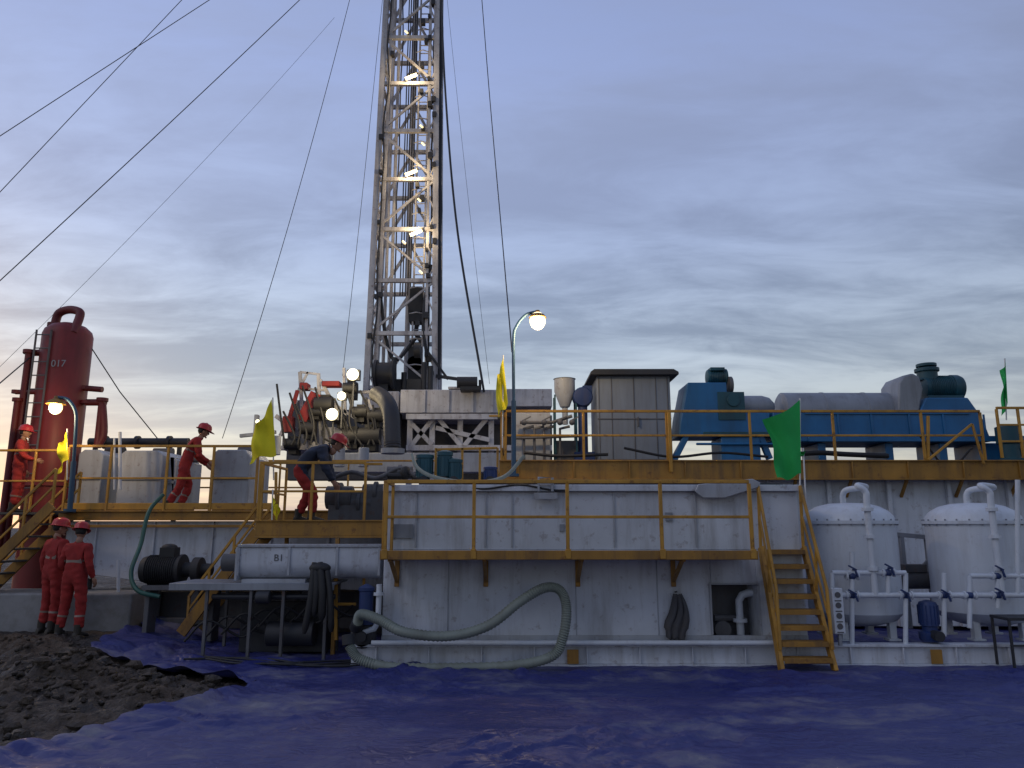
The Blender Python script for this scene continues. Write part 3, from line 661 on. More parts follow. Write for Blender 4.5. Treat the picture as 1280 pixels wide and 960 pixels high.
def side_stair(name,top,bot,depth,n,hr):
    g=grp(name,top); mb=MB(); mt=MB(); top=Vector(top);bot=Vector(bot)
    for dy in (0,depth): mb.beam(top+V(0,dy,0),bot+V(0,dy,0),.05,.17,up=(0,0,1))
    for i in range(n):
        t=(i+.5)/n; p=top.lerp(bot,t); mt.box(p.x-.12,p.x+.12,p.y+.03,p.y+depth-.03,p.z-.015,p.z+.015)
    put(mb,'stringers','yellowd',g,.004); put(mt,'treads','grate',g,.002)
    mb=MB()
    for dy in (0,depth):
        a=top+V(0,dy,hr); b_=bot+V(0,dy,hr)
        b_=a.lerp(b_,.93); mb.beam(a,b_,.04); mb.beam(a-V(0,0,hr*.48),b_-V(0,0,hr*.48),.032)
        for t in (0,.33,.66,.92): q=top.lerp(bot,t)+V(0,dy,.05); mb.beam(q,top.lerp(bot,t)+V(0,dy,hr),.038)
    put(mb,'handrails','yellow',g,.003); return g
t_=P(322,664,12.35); q_=P(226,792,12.35)
side_stair('platform_stair',t_,q_,.7,7,.45)
t_=P(74,632,13.0); b_=P(-40,742,13.0)
side_stair('access_stair',V(t_.x,12.8,t_.z),V(b_.x,12.8,b_.z),.75,7,.62)
# screw conveyor: U-section trough on the bench
g=grp('screw_conveyor',P(390,702,11.5)); Yc=11.3; p=P(298,703,Yc); q=P(474,703,Yc); Lc=q.x-p.x; zt=Zv(684,Yc); zb=Zv(724,Yc)
vs=[];fs=[];sec=[(0,zt),(0,(zt+zb)/2)]+[(.22-.22*cos(a),(zt+zb)/2-((zt-zb)/2)*sin(a)) for a in [pi*k/12 for k in range(1,12)]]+[(.44,(zt+zb)/2),(.44,zt)]
mb=MB(); n_=len(sec)
for x in (p.x,q.x): vs+=[(x,Yc+y,z) for y,z in sec]
fs=[(i,(i+1)%n_,(i+1)%n_+n_,i+n_) for i in range(n_)]+[tuple(range(n_)),tuple(range(n_,2*n_))]
mb.add(vs,fs); put(mb,'trough','white',g,.006)
mb=MB(); mb.box(p.x-.02,q.x+.02,Yc-.03,Yc+.47,zt+.001,zt+.04)
for t in (0,.36,.70,1): x=p.x+Lc*t; mb.box(x-.02,x+.02,Yc-.025,Yc-.001,zb+.05,zt)
mb.box(p.x-.04,p.x+.0,Yc-.03,Yc+.47,zb-.02,zt)
mb.box(p.x+.05,p.x+1.0,Yc+.03,Yc+.4,zb-.16,zb-.0)
put(mb,'cover_and_flanges','wall_dk',g,.005)
text('B1',V(P(384,0,Yc).x,Yc-.006,zt-.2),.14,'mid',g)
mb=MB(); mb.cyl(V(p.x-.3,Yc+.22,(zt+zb)/2),V(p.x-.05,Yc+.22,(zt+zb)/2),.13); put(mb,'end_bearing','mid',g)
# bench
g=grp('steel_bench',P(320,732,11.6)); Yb=11.25; zt=Zv(729,Yb); xa3=P(212,730,Yb).x; xb3=P(418,730,Yb).x; mb=MB()
mb.box(xa3,xb3,Yb,Yb+.9,zt-.03,zt); mb.box(xa3,xb3,Yb-.02,Yb-.001,zt-.1,zt+.0)
put(mb,'table_top','grey',g,.004); mb=MB()
for x in (xa3+.55,xa3+1.2,xb3-.75,xb3-.12):
    for y in (Yb+.04,Yb+.84): mb.beam(V(x,y,.0),V(x,y,zt-.031),.045)
put(mb,'legs','mid',g,.004)
mb=MB()
for k in range(7):
    a=V(xa3+.2+k*.27,Yb+.2+.1*(k%2),.25+.05*k); mb.tube(smooth([a,a+V(.35,-.05,.3),a+V(.8,.1,.05),a+V(1.1,0,.25)],6),.018,8)
put(mb,'hanging_cables','black',g)
mb=MB(); mb.tube([V(xa3+.6,Yb+.1,zt-.2),V(xb3,Yb+.1,zt-.2)],.04,10); mb.cyl(V(xa3+1.3,Yb-.02,zt-.2),V(xa3+1.5,Yb-.02,zt-.2),.09)
mb.box(xa3+.9,xb3-.2,Yb+.5,Yb+.8,.05,zt-.3); mb.cyl(V(xa3+1.4,Yb+.3,.35),V(xa3+2.1,Yb+.3,.35),.18)
put(mb,'stored_parts','dark',g,.01)
# black draped apron
g=grp('draped_rubber_apron',P(395,745,11.0)); mb=MB()
for a,b2,r in (((393,703),(380,792),.05),((400,703),(402,775),.06),((408,708),(414,790),.045),((395,704),(392,770),.05)):
    mb.tube(smooth([P(*a,11.05),P((a[0]+b2[0])/2+2,(a[1]+b2[1])/2,10.98),P(*b2,11.0)],6),[r*.7]+[r]*11+[r*.5],8)
mb.ell(P(400,710,11.05),(.16,.08,.08)); put(mb,'apron','black',g,ang=60)
# black motor
g=grp('electric_motor',P(215,705,12.6)); p=P(178,712,12.6); mb=MB(); 
mb.lathe(p,(1,0,0),[(.05,0),(.2,.02),(.22,.08),(.22,.62),(.25,.63),(.25,.68),(.12,.7),(.12,.85),(.2,.86),(.2,.98),(.1,1.0),(.1,1.15)],26)
for k in range(14): mb.cyl(p+V(.12+k*.035,0,0),p+V(.132+k*.035,0,0),.24,22)
mb.box(p.x+.3,p.x+.55,12.5,12.72,p.z+.2,p.z+.36); mb.ell(p+V(.42,0,.36),(.13,.1,.06))
put(mb,'motor_body','black',g,.004)
mb=MB(); mb.box(p.x+.1,p.x+1.3,12.4,12.8,p.z-.32,p.z-.24)
for dx in (.15,1.2): mb.box(p.x+dx,p.x+dx+.08,12.45,12.75,.1,p.z-.321)
put(mb,'base_frame','mid',g,.01)
g=grp('water_hose',P(180,690,13)); mb=MB(); mb.tube(smooth([P(204,618,13.3),P(186,640,13.1),P(176,680,12.9),P(164,715,12.6),P(172,738,12.4),P(200,746,12.4)],8),.035,12); put(mb,'hose','hoseg',g)
mb=MB(); g=grp('vent_pipe',P(148,720,13)); mb.tube([P(148,700,13.2),P(148,748,13.2)],.03,10); put(mb,'pipe','white2',g)
g=grp('concrete_block',P(80,757,13.2)); a=P(-40,742,12.9); b_=P(165,742,12.9); mb=MB(); mb.box(a.x,b_.x,12.9,14.0,.0,a.z-.0); put(mb,'block','concrete',g,.03)
g=grp('ground_cable',P(300,790,11)); mb=MB()
for s in range(4):
    pts=[V(-4.6+.6*k+.1*s,10.9+.25*sin(k*1.3+s),tarp_h(-4.6+.6*k,10.9,2)+.03) for k in range(6)]
    mb.tube(smooth(pts,6),.015,6)
put(mb,'cable','black',g)

# ------------------------------------------------------------------ gas separator (red)
g=grp('gas_separator',(P(84,450,15).x,15,0)); cx=P(84,430,15).x; zt=Zv(420,15); r=.47; mb=MB()
mb.lathe(V(cx,15,0),(0,0,1),[(r*.95,.2),(r*.95,2.0),(r,2.01),(r,2.7),(r+.04,2.71),(r+.04,2.78),(r,2.79),(r,zt),(r*.93,zt+.1),(r*.7,zt+.2),(r*.35,zt+.26),(.05,zt+.28)],44)
put(mb,'vessel','red',g)
mb=MB(); gx=P(70,400,15).x; gx2=P(99,400,14.85).x; zg=Zv(388,15)
mb.tube(smooth([V(gx,15,zt+.1),V(gx,15,zg-.22),V(gx+.07,14.98,zg-.06),V((gx+gx2)/2,14.95,zg),V(gx2-.05,14.9,zg-.06),V(gx2,14.85,zg-.2),V(gx2,14.7,zt-.02)],6),.085,14)
mb.cyl(V(gx,15,zt+.2),V(gx,15,zt+.27),.15)
for (u0,v0,u1,v1,D,rr) in ((37,440,37,700,14.7,.075),(22,500,22,700,14.6,.06),(37,441,66,441,14.8,.07),(20,490,60,490,14.7,.05),(128,500,128,560,15,.07),(104,485,128,487,15,.06),(108,503,132,503,15,.07)):
    a=P(u0,v0,D); b_=P(u1,v1,D)
    if u0==u1: b_=V(a.x,a.y,max(b_.z,.1))
    mb.tube([a,b_],rr,12); mb.cyl(a-V(0,0,.03),a+V(0,0,.04),rr*1.6)
mb.tube(smooth([P(128,500,15),P(130,540,15),P(124,556,15)],5),.07,12)
put(mb,'pipework','redd',g)
mb=MB(); lx=P(52,430,14.55).x
for dx in (0,.3): mb.tube([V(lx+dx-.1,14.5,zl),V(lx+dx-.1,14.5,zt)],.02,8)
z=zl+.2
while z<zt: mb.tube([V(lx-.1,14.5,z),V(lx+.2,14.5,z)],.013,6); z+=.28
put(mb,'ladder','mid',g)
mb=MB(); mb.box(P(40,0,15).x-.7,P(40,0,15).x+1.5,14.6,15.6,.0,.2); put(mb,'skid','redd',g,.01)
text('017',V(cx+.02,14.515,Zv(458,14.5)),.2,'grey',g)
mb=MB(); mb.tube([P(115,436,15),P(150,490,16),P(200,552,17)],.012,6); mb.tube([P(55,432,15),P(-60,530,13)],.012,6); g=grp('separator_guy_wires',P(115,436,15)); put(mb,'wires','dark',g)

# ------------------------------------------------------------------ lamp posts
def post(name,base,top,head,globe_r):
    g=grp(name,base); mb=MB(); base=Vector(base);top=Vector(top);head=Vector(head)
    mb.tube([base,base.lerp(top,.5)],.045,12); pts=[base.lerp(top,.5),top-V(0,0,.25),top+V((head.x-top.x)*.12,0,.03),top.lerp(head,.5)+V(0,0,.16),head+V(0,0,.14)]
    mb.tube(smooth(pts,7),.03,12); mb.cyl(base,base+V(0,0,.05),.1); put(mb,'pole','poleb',g)
    mb=MB(); mb.lathe(head+V(0,0,.16),(0,0,-1),[(.04,0),(.05,.05),(.13,.09),(.17,.15),(.16,.155),(.11,.10),(.02,.09)],24); put(mb,'shade','yellowd' if globe_r>.1 else 'mid',g)
    mb=MB(); mb.ell(head+V(0,0,-.05),(globe_r,globe_r,globe_r*1.15),20,14); put(mb,'bulb','lampw',g,ang=180)
    return g
D=13.7; tp=P(642,410,D); hd=P(672,398,D)
g=post('street_lamp',V(tp.x,D,zk-.3),tp,hd,.155)
lamp('lamp_light',hd+V(0,-.25,-.25),100,(1,.72,.38),g,.12)
D=13.2; tp=P(97,515,D); hd=P(70,506,D)
g=post('street_lamp',V(tp.x,D+.1,zl),V(tp.x,D,tp.z),V(hd.x,D,hd.z),.11)
lamp('lamp_light',hd+V(0,-.25,-.2),60,(1,.72,.38),g,.1)

# ------------------------------------------------------------------ flags
def flag(pb,pt,cor,D,mat_,seed=0):
    pb=P(*pb,D); pt=P(*pt,D); g=grp('flag',pb); mb=MB()
    mb.tube([pb,pt],.012,8); put(mb,'pole','boardw',g)
    A,B,C,E=[P(*c,D) for c in cor]
    n_=22; vs=[];fs=[]
    for j in range(n_+1):
        t=j/n_
        for i in range(n_+1):
            s=i/n_; p=A.lerp(B,t).lerp(E.lerp(C,t),s)
            p=p+V(.03*sin(s*6+t*4+seed)*s, s*(.08*sin(s*8+t*3+seed)+.04*sin(t*9+s*5+seed*2))-.02, -.06*sin(s*pi)*(1-t)+.03*sin(s*7+seed)*t)
            vs.append(p)
    for j in range(n_):
        for i in range(n_): a=j*(n_+1)+i; fs.append((a,a+1,a+n_+2,a+n_+1))
    mb=MB(); mb.add(vs,fs); put(mb,'cloth',mat_,g,ang=180)
flag((1000,610),(1000,498),((999,500),(1001,594),(972,600),(952,524)),10.9,'flagg',1)
flag((1258,525),(1256,448),((1256,452),(1259,505),(1252,521),(1250,462)),14,'flagg',2)
flag((628,560),(629,444),((629,447),(635,505),(623,522),(621,470)),13.9,'flagy',3)
flag((342,600),(341,497),((340,499),(346,568),(309,578),(321,532)),12.6,'flagy',4)
flag((84,600),(84,536),((84,539),(87,572),(72,592),(74,555)),13.3,'flagy',5)
flag((340,650),(341,612),((341,618),(342,640),(346,650),(348,630)),11.7,'flagy',6)
flag((1008,640),(1004,560),((1004,564),(1005,568),(1002,568),(1002,564)),10.9,'flagg',7)

# ------------------------------------------------------------------ derrick
g=grp('drilling_mast',(P(500,490,24).x,24,0)); Dm=24.0
cx=P(501,470,Dm).x; zf=Zv(492,Dm); ZT=33.
def hw_(z): return 1.13-.20*(z-zf)/(21-zf) if z<21 else .93-.01*(z-21)
def leg(i,j,z): w=hw_(z); return V(cx+i*w, Dm+ (1.5 if j else -.0)*1.0, z)
mb=MB()
for i in (-1,1):
    for j in (0,1):
        mb.beam(leg(i,j,zf-1),leg(i,j,21),.19); mb.beam(leg(i,j,21),leg(i,j,ZT),.17)
        if j==0:
            mb.beam(leg(i,j,zf-1)+V(-i*.30,0,0),leg(i,j,ZT)+V(-i*.22,0,0),.09)
zs=[]; z=zf+.2
while z<ZT: zs.append(z); z+=1.85
for k,z in enumerate(zs):
    for j in (0,1): mb.beam(leg(-1,j,z),leg(1,j,z),.13)
    for i in (-1,1): mb.beam(leg(i,0,z),leg(i,1,z),.1); mb.beam(leg(i,0,z)+V(-i*.28,0,.0),leg(i,0,z+.6)+V(0,0,0),.05); mb.beam(leg(i,0,z+.6),leg(i,0,z+1.25)+V(-i*.27,0,0),.05)
    if k+1<len(zs):
        z2=zs[k+1]
        for i in (-1,1):
            mb.beam(leg(i,0,z),leg(i,1,z2),.07) if k%2 else mb.beam(leg(i,1,z),leg(i,0,z2),.07)
            mb.beam(leg(i,0,(z+z2)/2),leg(i,1,(z+z2)/2),.06)
        mb.beam(leg(-1,1,z),leg(0,1,z2),.09); mb.beam(leg(0,1,z2),leg(1,1,z),.09)
        mb.beam(leg(-1 if k%2 else 1,0,z),leg(1 if k%2 else -1,0,z2),.07)
put(mb,'lattice','mast',g)
mb=MB()
for dx in (.28,.62): mb.tube([V(cx+dx,Dm+.5,zf-.5),V(cx+dx,Dm+.5,ZT)],.035,6)
z=zf
while z<ZT: mb.tube([V(cx+.28,Dm+.5,z),V(cx+.62,Dm+.5,z)],.02,5); z+=.33
for dx in (-.76,-.56): mb.tube([V(cx+dx,Dm+.9,zf),V(cx+dx,Dm+.9,ZT)],.06,8)
mb.tube([V(cx+.0,Dm+1.2,zf),V(cx+.0,Dm+1.2,ZT)],.09,8)
z=zf+1
while z<ZT:
    mb.tube([V(cx+.2,Dm+.2,z),V(cx+.45,Dm+.05,z),V(cx+.7,Dm+.2,z)],.02,5); z+=.9
put(mb,'ladder_and_standpipes','mast',g)
mb=MB()
for dx in (-.22,-.13,-.04,.05,.14): mb.tube([V(cx+dx,Dm+.7,zf+3.6),V(cx+dx*.8,Dm+.7,ZT)],.022,6)
for dx,ww in ((-.35,.025),(.85,.035)):
    lo=[V(cx+dx+.05*noise.noise(V(z_*.5,dx*9,1)),Dm+.3,zf+z_) for z_ in [k*.7 for k in range(38)]]; mb.tube(lo,ww,6)
lo=[]
z=zf+.5
while z<ZT: lo.append(V(cx+hw_(z)+.13+.06*noise.noise(V(z*.9,0,0)),Dm+.1+.06*noise.noise(V(0,z,0)),z)); z+=.5
mb.tube(lo,[.07+.04*abs(noise.noise(V(i*.8,3,0))) for i in range(len(lo))],8)
lo=[V(p.x-.14+.05*noise.noise(V(p.z*1.7,5,0)),p.y-.12,p.z) for p in lo]; mb.tube(lo,.035,6)
lo=[V(cx-hw_(p.z)+.2+.1*noise.noise(V(p.z*.6,9,0)),Dm-.12,p.z) for p in lo]; mb.tube(lo,.03,6)
for k in range(40):
    z=zf+.6+k*.42+random.uniform(-.2,.2); s=random.choice((-1,1,1)); x=cx+s*hw_(z)*random.uniform(.35,.98); q=random.uniform(.04,.08); mb.box(x-q,x+q,Dm-.15,Dm+.05,z-q,z+q*1.6)
put(mb,'cables_and_boxes','dark',g)
mb=MB(); zb=zf+2.6; bx=P(521,400,Dm+.7).x
mb.prism([(bx-.24,zb),(bx+.24,zb),(bx+.28,zb+.5),(bx+.18,zb+1.25),(bx-.18,zb+1.25),(bx-.28,zb+.5)],Dm+.45,Dm+.95)
mb.cyl(V(bx,Dm+.4,zb+.6),V(bx,Dm+1,zb+.6),.30); mb.tube(smooth([V(bx,Dm+.7,zb),V(bx,Dm+.7,zb-.4),V(bx+.16,Dm+.7,zb-.65),V(bx,Dm+.7,zb-.85),V(bx-.18,Dm+.7,zb-.6)],6),.08,8)
mb.cyl(V(bx,Dm+.4,zb-1.5),V(bx,Dm+1.0,zb-1.5),.27); mb.box(bx-.22,bx+.22,Dm+.4,Dm+.9,zb-2.2,zb-.9)
mb.tube(smooth([V(cx-.9,Dm+.3,zf+5.5),V(cx-.75,Dm+.2,zf+3),V(cx-.3,Dm+.2,zf+1.2),V(bx,Dm+.5,zb-.6)],8),.06,8)
mb.tube(smooth([V(cx+.9,Dm+.1,zf+4.5),V(cx+.7,Dm+.0,zf+2.5),V(cx+.85,Dm+.0,zf+1.0),V(cx+.5,Dm+.2,zf)],8),.06,8)
put(mb,'travelling_block','dark',g)
for i,(u,v_) in enumerate(((514,96),(527,158),(514,216),(520,291),(505,303),(526,340),(529,180),(524,250),(508,40))):
    p=P(u,v_,Dm-.15); mb=MB(); big=i in (0,2,3)
    d=V(.20,.0,.09) if big else V(.05,0,-.05)
    mb.tube([p-d,p+d],.06 if big else .035,8); put(mb,'fluorescent_fixture','tube',g)
    if big:
        mb=MB(); mb.beam(p-d*1.2+V(0,.06,.08),p+d*1.2+V(0,.06,.08),.09,.04); put(mb,'fixture_housing','mid',g)
        lamp('fixture_light',p+V(0,-.3,-.05),50,(1,.74,.40),g,.1)
mb=MB(); p=P(480,468,22.8); mb.cyl(p+V(-.2,0,0),p+V(.25,0,0),.38); mb.cyl(p+V(-.28,0,0),p+V(-.2,0,0),.46); mb.cyl(p+V(.25,0,0),p+V(.33,0,0),.46); mb.beam(p,p+V(0,0,-1),.3)
mb.cyl(P(522,438,23.4)-V(.1,0,0),P(522,438,23.4)+V(.1,0,0),.25)
mb.beam(P(535,440,23.8),P(560,474,23.8),.08); mb.beam(P(545,470,23.8),P(580,475,23.8),.1)
mb.box(P(487,0,23.4).x,P(540,0,23.4).x,23.3,23.8,zf-.2,zf+.35)
for u in (492,505,530,538): q=P(u,470,23.3); mb.cyl(V(q.x,23.3,zf),V(q.x,23.3,zf+random.uniform(.5,1.1)),.09)
put(mb,'winch_drum','dark',g)

# substructure and rig floor
g=grp('rig_substructure',(P(540,520,22).x,22,0)); Ds=22.0
def b3(mb,u0,v0,u1,v1,D,dep): a=P(u0,v1,D); b_=P(u1,v0,D); mb.box(a.x,b_.x,D,D+dep,a.z,b_.z)
mb=MB(); b3(mb,500,487,626,516,Ds,3.4); b3(mb,626,486,690,508,Ds+.3,3); b3(mb,452,489,499,512,Ds+.4,3); b3(mb,560,483,590,486,Ds,.8)
put(mb,'floor_box','mast',g,.02)
mb=MB(); zb0=Zv(519,Ds)
for u in (512,540,575,614,650):
    p=P(u,520,Ds); mb.beam(V(p.x,Ds+.2,0),V(p.x,Ds+.2,zb0),.16)
for (a,b_) in (((512,560),(545,519)),((545,519),(578,560)),((578,560),(612,519)),((545,535),(612,550)),((515,530),(540,556))): mb.beam(P(*a,Ds+.1),P(*b_,Ds+.1),.13)
mb.beam(P(508,521,Ds-.1),P(622,521,Ds-.1),.16); mb.beam(P(508,560,Ds),P(690,560,Ds),.16)
for u in (530,560,590,615): x=P(u,500,Ds-.03).x; mb.box(x-.04,x+.04,Ds-.06,Ds-.003,zb0+.08,Zv(488,Ds))
put(mb,'trusses','mast',g)
mb=MB(); b3(mb,455,519,690,600,Ds+2.5,.5); b3(mb,356,512,500,600,Ds+1,.5); b3(mb,366,500,380,512,Ds+1,.4); put(mb,'engine_enclosure','mid',g,.02)
mb=MB()
for (a,b_,w) in (((375,465),(380,560),.09),((398,468),(402,560),.09),((375,465),(400,468),.06),((375,485),(405,488),.06),((430,460),(433,560),.08),((345,520),(400,560),.12),((400,475),(440,545),.10),((350,560),(460,560),.13),((372,500),(350,545),.08),((410,500),(455,530),.08),((385,465),(372,490),.06),((460,500),(480,560),.1),((440,490),(470,490),.08)):
    mb.beam(P(*a,21.2),P(*b_,21.2),w)
b3(mb,400,534,430,556,21,1.2); b3(mb,352,548,385,562,21,1.2)
put(mb,'carrier_frame','mast',g)
mb=MB(); mb.beam(P(372,488,21),P(360,528,21),.10); mb.beam(P(396,492,20.9),P(378,526,20.9),.28,.3); b3(mb,374,478,384,486,21,.4); b3(mb,402,476,424,482,21,.4); b3(mb,352,520,366,540,20.8,.3)
put(mb,'red_hydraulic_parts','redb',g,.01)
mb=MB(); 
for (u,v_,s) in ((405,505,.25),(450,515,.2),(385,535,.22),(440,545,.25),(365,555,.2),(438,485,.2),(462,545,.3),(395,515,.15),(425,525,.16),(470,520,.22)):
    p=P(u,v_,20.8); mb.cyl(p-V(s,0,0),p+V(s,0,0),s*.8,14); mb.box(p.x-s*.5,p.x+s*.6,p.y,p.y+.5,p.z-s*1.4,p.z+s*1.1)
for k in range(16):
    a=P(346+k*8,505+random.randint(-28,25),20.7); b_=P(356+k*8,556,20.6); mb.tube(smooth([a,a.lerp(b_,.5)+V(random.uniform(-.3,.3),0,-.2),b_],5),.03,6)
put(mb,'machinery','black',g)
mb=MB(); b3(mb,316,518,322,545,21,.2); mb.beam(P(300,545,21),P(345,540,21),.1); b3(mb,405,566,640,590,20,.5)
for u,v_ in ((330,535),(345,545),(410,556),(425,560),(455,560)):
    q=P(u,v_,19.5); mb.cyl(V(q.x,19.5,q.z-.5),q,.14,14)
put(mb,'equipment_row','wall_dk',g,.01)
g=grp('ventilation_duct',P(490,530,18)); mb=MB(); 
pts=[P(470,492,19.3),P(478,497,19),P(485,506,18.6),P(489,520,18.3),P(490,545,18.1),P(491,562,18)]
pp=smooth(pts,10); mb.tube(pp,[.20+.016*(i%2) for i in range(len(pp))],20); put(mb,'duct','dark',g,ang=50)
mb=MB(); e_=pp[-1]; mb.cyl(e_+V(0,0,-.10),e_+V(0,0,.02),.29); put(mb,'collar','grey',g)
for u,v_,r_,pw in ((441,468,.17,60),(427,495,.12,30),(415,518,.17,40),(322,527,.06,15)):
    p=P(u,v_,20.3); g=grp('floodlight',p); mb=MB(); mb.ell(p,(r_,r_*.5,r_),18,12); put(mb,'lens','lampc',g,ang=180)
    mb=MB(); mb.box(p.x-r_*1.1,p.x+r_*1.1,p.y+r_*.3,p.y+r_*1.2,p.z-r_*.9,p.z+r_*.9); mb.beam(p+V(0,r_,0),p+V(0,r_,-.9),.05); put(mb,'housing','dark',g,.01)
    lamp('flood_light',p+V(0,-.6,0),pw,(1,.80,.48),g,.15)
g=grp('winch_unit',P(600,480,21.8)); mb=MB(); p=P(584,478,21.6); mb.cyl(p-V(.3,0,0),p+V(.3,0,0),.17); b3(mb,575,482,600,487,21.5,.6); mb.beam(P(600,475,21.6),P(600,487,21.6),.08); put(mb,'winch','dark',g)

# guy wires
def wire(p,q,sag=0,ext=0):
    p=Vector(p); q=Vector(q); d=q-p
    q2=q+d*ext
    if q2.z<0: t=(p.z)/(p.z-q2.z); q2=p.lerp(q2,t)
    return [p.lerp(q2,i/24)-V(0,0,sag*4*(i/24)*(1-i/24)) for i in range(25)]
g=grp('mast_guy_wires',V(cx,Dm,ZT)); mb=MB()
mb.tube(wire(P(400,-90,23.5),P(0,170,19),0,1.2),.012,6); mb.tube(wire(P(318,-96,23),P(0,240,18.5),0,1.2),.012,6)
mb.tube(wire(P(452,-75,23.5),P(0,343,17),.2,.8),.014,6); mb.tube(wire(P(418,22,24),P(0,440,17),.5,.4),.005,5)
mb.tube(wire(P(452,-60,23.8),P(278,548,21),.8,0),.011,5); mb.tube(wire(P(480,-20,23.8),P(428,470,22),.4,0),.009,5)
mb.tube(smooth([P(550,-40,23.5),P(557,120,23),P(572,290,22.5),P(605,490,21.8)],10),.04,6)
mb.tube(smooth([P(600,-30,23.5),P(612,120,22),P(627,290,19),P(640,440,14.5)],10),.015,6)
mb.tube(wire(P(556,-30,23.5),P(612,480,22.2),.3,0),.006,5)
put(mb,'wires','dark',g)

# ------------------------------------------------------------------ people
BASE={ 'pel':(0,0,.97,.150),'sp':(0,0,1.14,.135),'ch':(0,.0,1.31,.155),'nb':(0,0,1.44,.075),'nk':(0,.01,1.50,.055),
 'sl':(-.17,0,1.385,.085),'el':(-.25,-.03,1.10,.060),'wl':(-.25,.05,.86,.046),
 'sr':(.17,0,1.385,.085),'er':(.25,-.03,1.10,.060),'wr':(.25,.05,.86,.046),
 'hl':(-.10,0,.86,.108),'kl':(-.115,.02,.48,.082),'al':(-.12,-.01,.12,.072),
 'hr':(.10,0,.86,.108),'kr':(.115,.02,.48,.082),'ar':(.12,-.01,.12,.072),'hd':(0,.025,1.62,0)}
EDG=[('pel','sp'),('sp','ch'),('ch','nb'),('nb','nk'),('ch','sl'),('sl','el'),('el','wl'),('ch','sr'),('sr','er'),('er','wr'),('pel','hl'),('hl','kl'),('kl','al'),('pel','hr'),('hr','kr'),('kr','ar')]
def worker(loc,rz,over={},upper='cover',scale=1.,headdir=(0,1,0),stripes=True):
    J=dict(BASE)
    for k,v_ in over.items(): J[k]=tuple(v_)+((BASE[k][3],) if len(v_)==3 else ())
    g=grp('worker',loc,rz); g.scale=(scale,)*3
    keys=[k for k in J if k!='hd']; ix={k:i for i,k in enumerate(keys)}
    me=bpy.data.meshes.new('sk'); me.from_pydata([J[k][:3] for k in keys],[(ix[a],ix[b_]) for a,b_ in EDG],[])
    o=bpy.data.objects.new('sk',me); sc.collection.objects.link(o)
    o.modifiers.new('sk','SKIN'); ss=o.modifiers.new('ss','SUBSURF'); ss.levels=3; ss.render_levels=3
    for i,k in enumerate(keys):
        sv=me.skin_vertices[0].data[i]; r=J[k][3]; sv.radius=(r,r); sv.use_root=(k=='pel')
        if k in('ch','sp','pel'): sv.radius=(r*1.12,r*.85)
    dg=bpy.context.evaluated_depsgraph_get(); m2=bpy.data.meshes.new_from_object(o.evaluated_get(dg)); bpy.data.objects.remove(o)
    body=bpy.data.objects.new('clothed_body',m2); sc.collection.objects.link(body); body.parent=g
    m2.materials.clear(); m2.materials.append(M['cover']); m2.materials.append(M[upper]); m2.materials.append(M['stripe']); m2.materials.append(M['skin'])
    ch=Vector(J['ch'][:3]); pel=Vector(J['pel'][:3]); ax=(ch-pel).normalized(); nk=Vector(J['nk'][:3])
    for v_ in m2.vertices:
        n3=noise.noise(V(v_.co.x*9,v_.co.y*9,v_.co.z*16+rz)); v_.co+=v_.normal*(.016*n3)
    for p in m2.polygons:
        c=p.center; p.use_smooth=True; mi=0
        low=min((c-Vector(J[k][:3])).length for k in ('kl','kr','al','ar','hl','hr')); upd=(c-pel).dot(ax)
        if upd>-.02 and low>.1: mi=1
        if stripes:
            for a,b_,t in (('kl','al',.45),('kr','ar',.45)):
                A=Vector(J[a][:3]); B=Vector(J[b_][:3]); d=(B-A); tt=(c-A).dot(d)/d.length_squared
                if abs(tt-t)*d.length<.014 and (c-A.lerp(B,tt)).length<.11: mi=2
            if abs(upd-.20)<.014 and (c-pel-ax*upd).length<.19: mi=2
        if (c-nk).length<.055: mi=3
        p.material_index=mi
    hd=Vector(J['hd'][:3]); f=Vector(headdir).normalized(); r_=f.cross(V(0,0,1)).normalized(); u_=r_.cross(f).normalized()
    R=Matrix((r_,f,u_)).transposed()
    def xf(mb,st): 
        for k in range(st,len(mb.v)): mb.v[k]=tuple(hd+R@Vector(mb.v[k]))
    mb=MB(); mb.ell((0,0,0),(.074,.094,.112),24,18)
    for k in range(len(mb.v)):
        x,y,z=mb.v[k]
        if z<0: x*=1+z*1.6; y*=1+z*.6; y+=(.012 if z<-.06 else 0)
        mb.v[k]=(x,y,z)
    mb.ell((0,.098,-.012),(.013,.02,.024),10,8); mb.ell((-.077,-.002,-.01),(.010,.02,.032),8,8); mb.ell((.077,-.002,-.01),(.010,.02,.032),8,8)
    mb.ell((0,.088,-.052),(.026,.010,.008),10,6); mb.ell((0,.078,-.095),(.025,.02,.015),10,6)
    mb.ell((0,-.01,-.13),(.05,.055,.07),14,8)
    xf(mb,0); put(mb,'head','skin',g,ang=180,local=True)
    mb=MB()
    for s in(-1,1): mb.ell((s*.031,.088,.008),(.013,.008,.006),8,6); mb.ell((s*.031,.092,.026),(.018,.006,.004),8,5)
    mb.ell((0,-.022,.018),(.080,.088,.092),18,12); xf(mb,0); put(mb,'hair_and_eyes','hair',g,ang=180,local=True)
    mb=MB(); n_=28; prof=[(1.22,.030),(1.04,.034),(1.0,.05),(.97,.09),(.85,.125),(.62,.148),(.3,.160),(.02,.163)]
    for (s,z) in prof:
        for k in range(n_):
            w=2*pi*k/n_; b2=1+(.28*max(0,sin(w))**3 if s>1.1 else 0); mb.v.append((.112*s*cos(w),(.132*s*sin(w))*b2,z-.006*(b2-1)*10+.01))
    for i in range(len(prof)-1):
        for k in range(n_): mb.f.append((i*n_+k,i*n_+(k+1)%n_,(i+1)*n_+(k+1)%n_,(i+1)*n_+k))
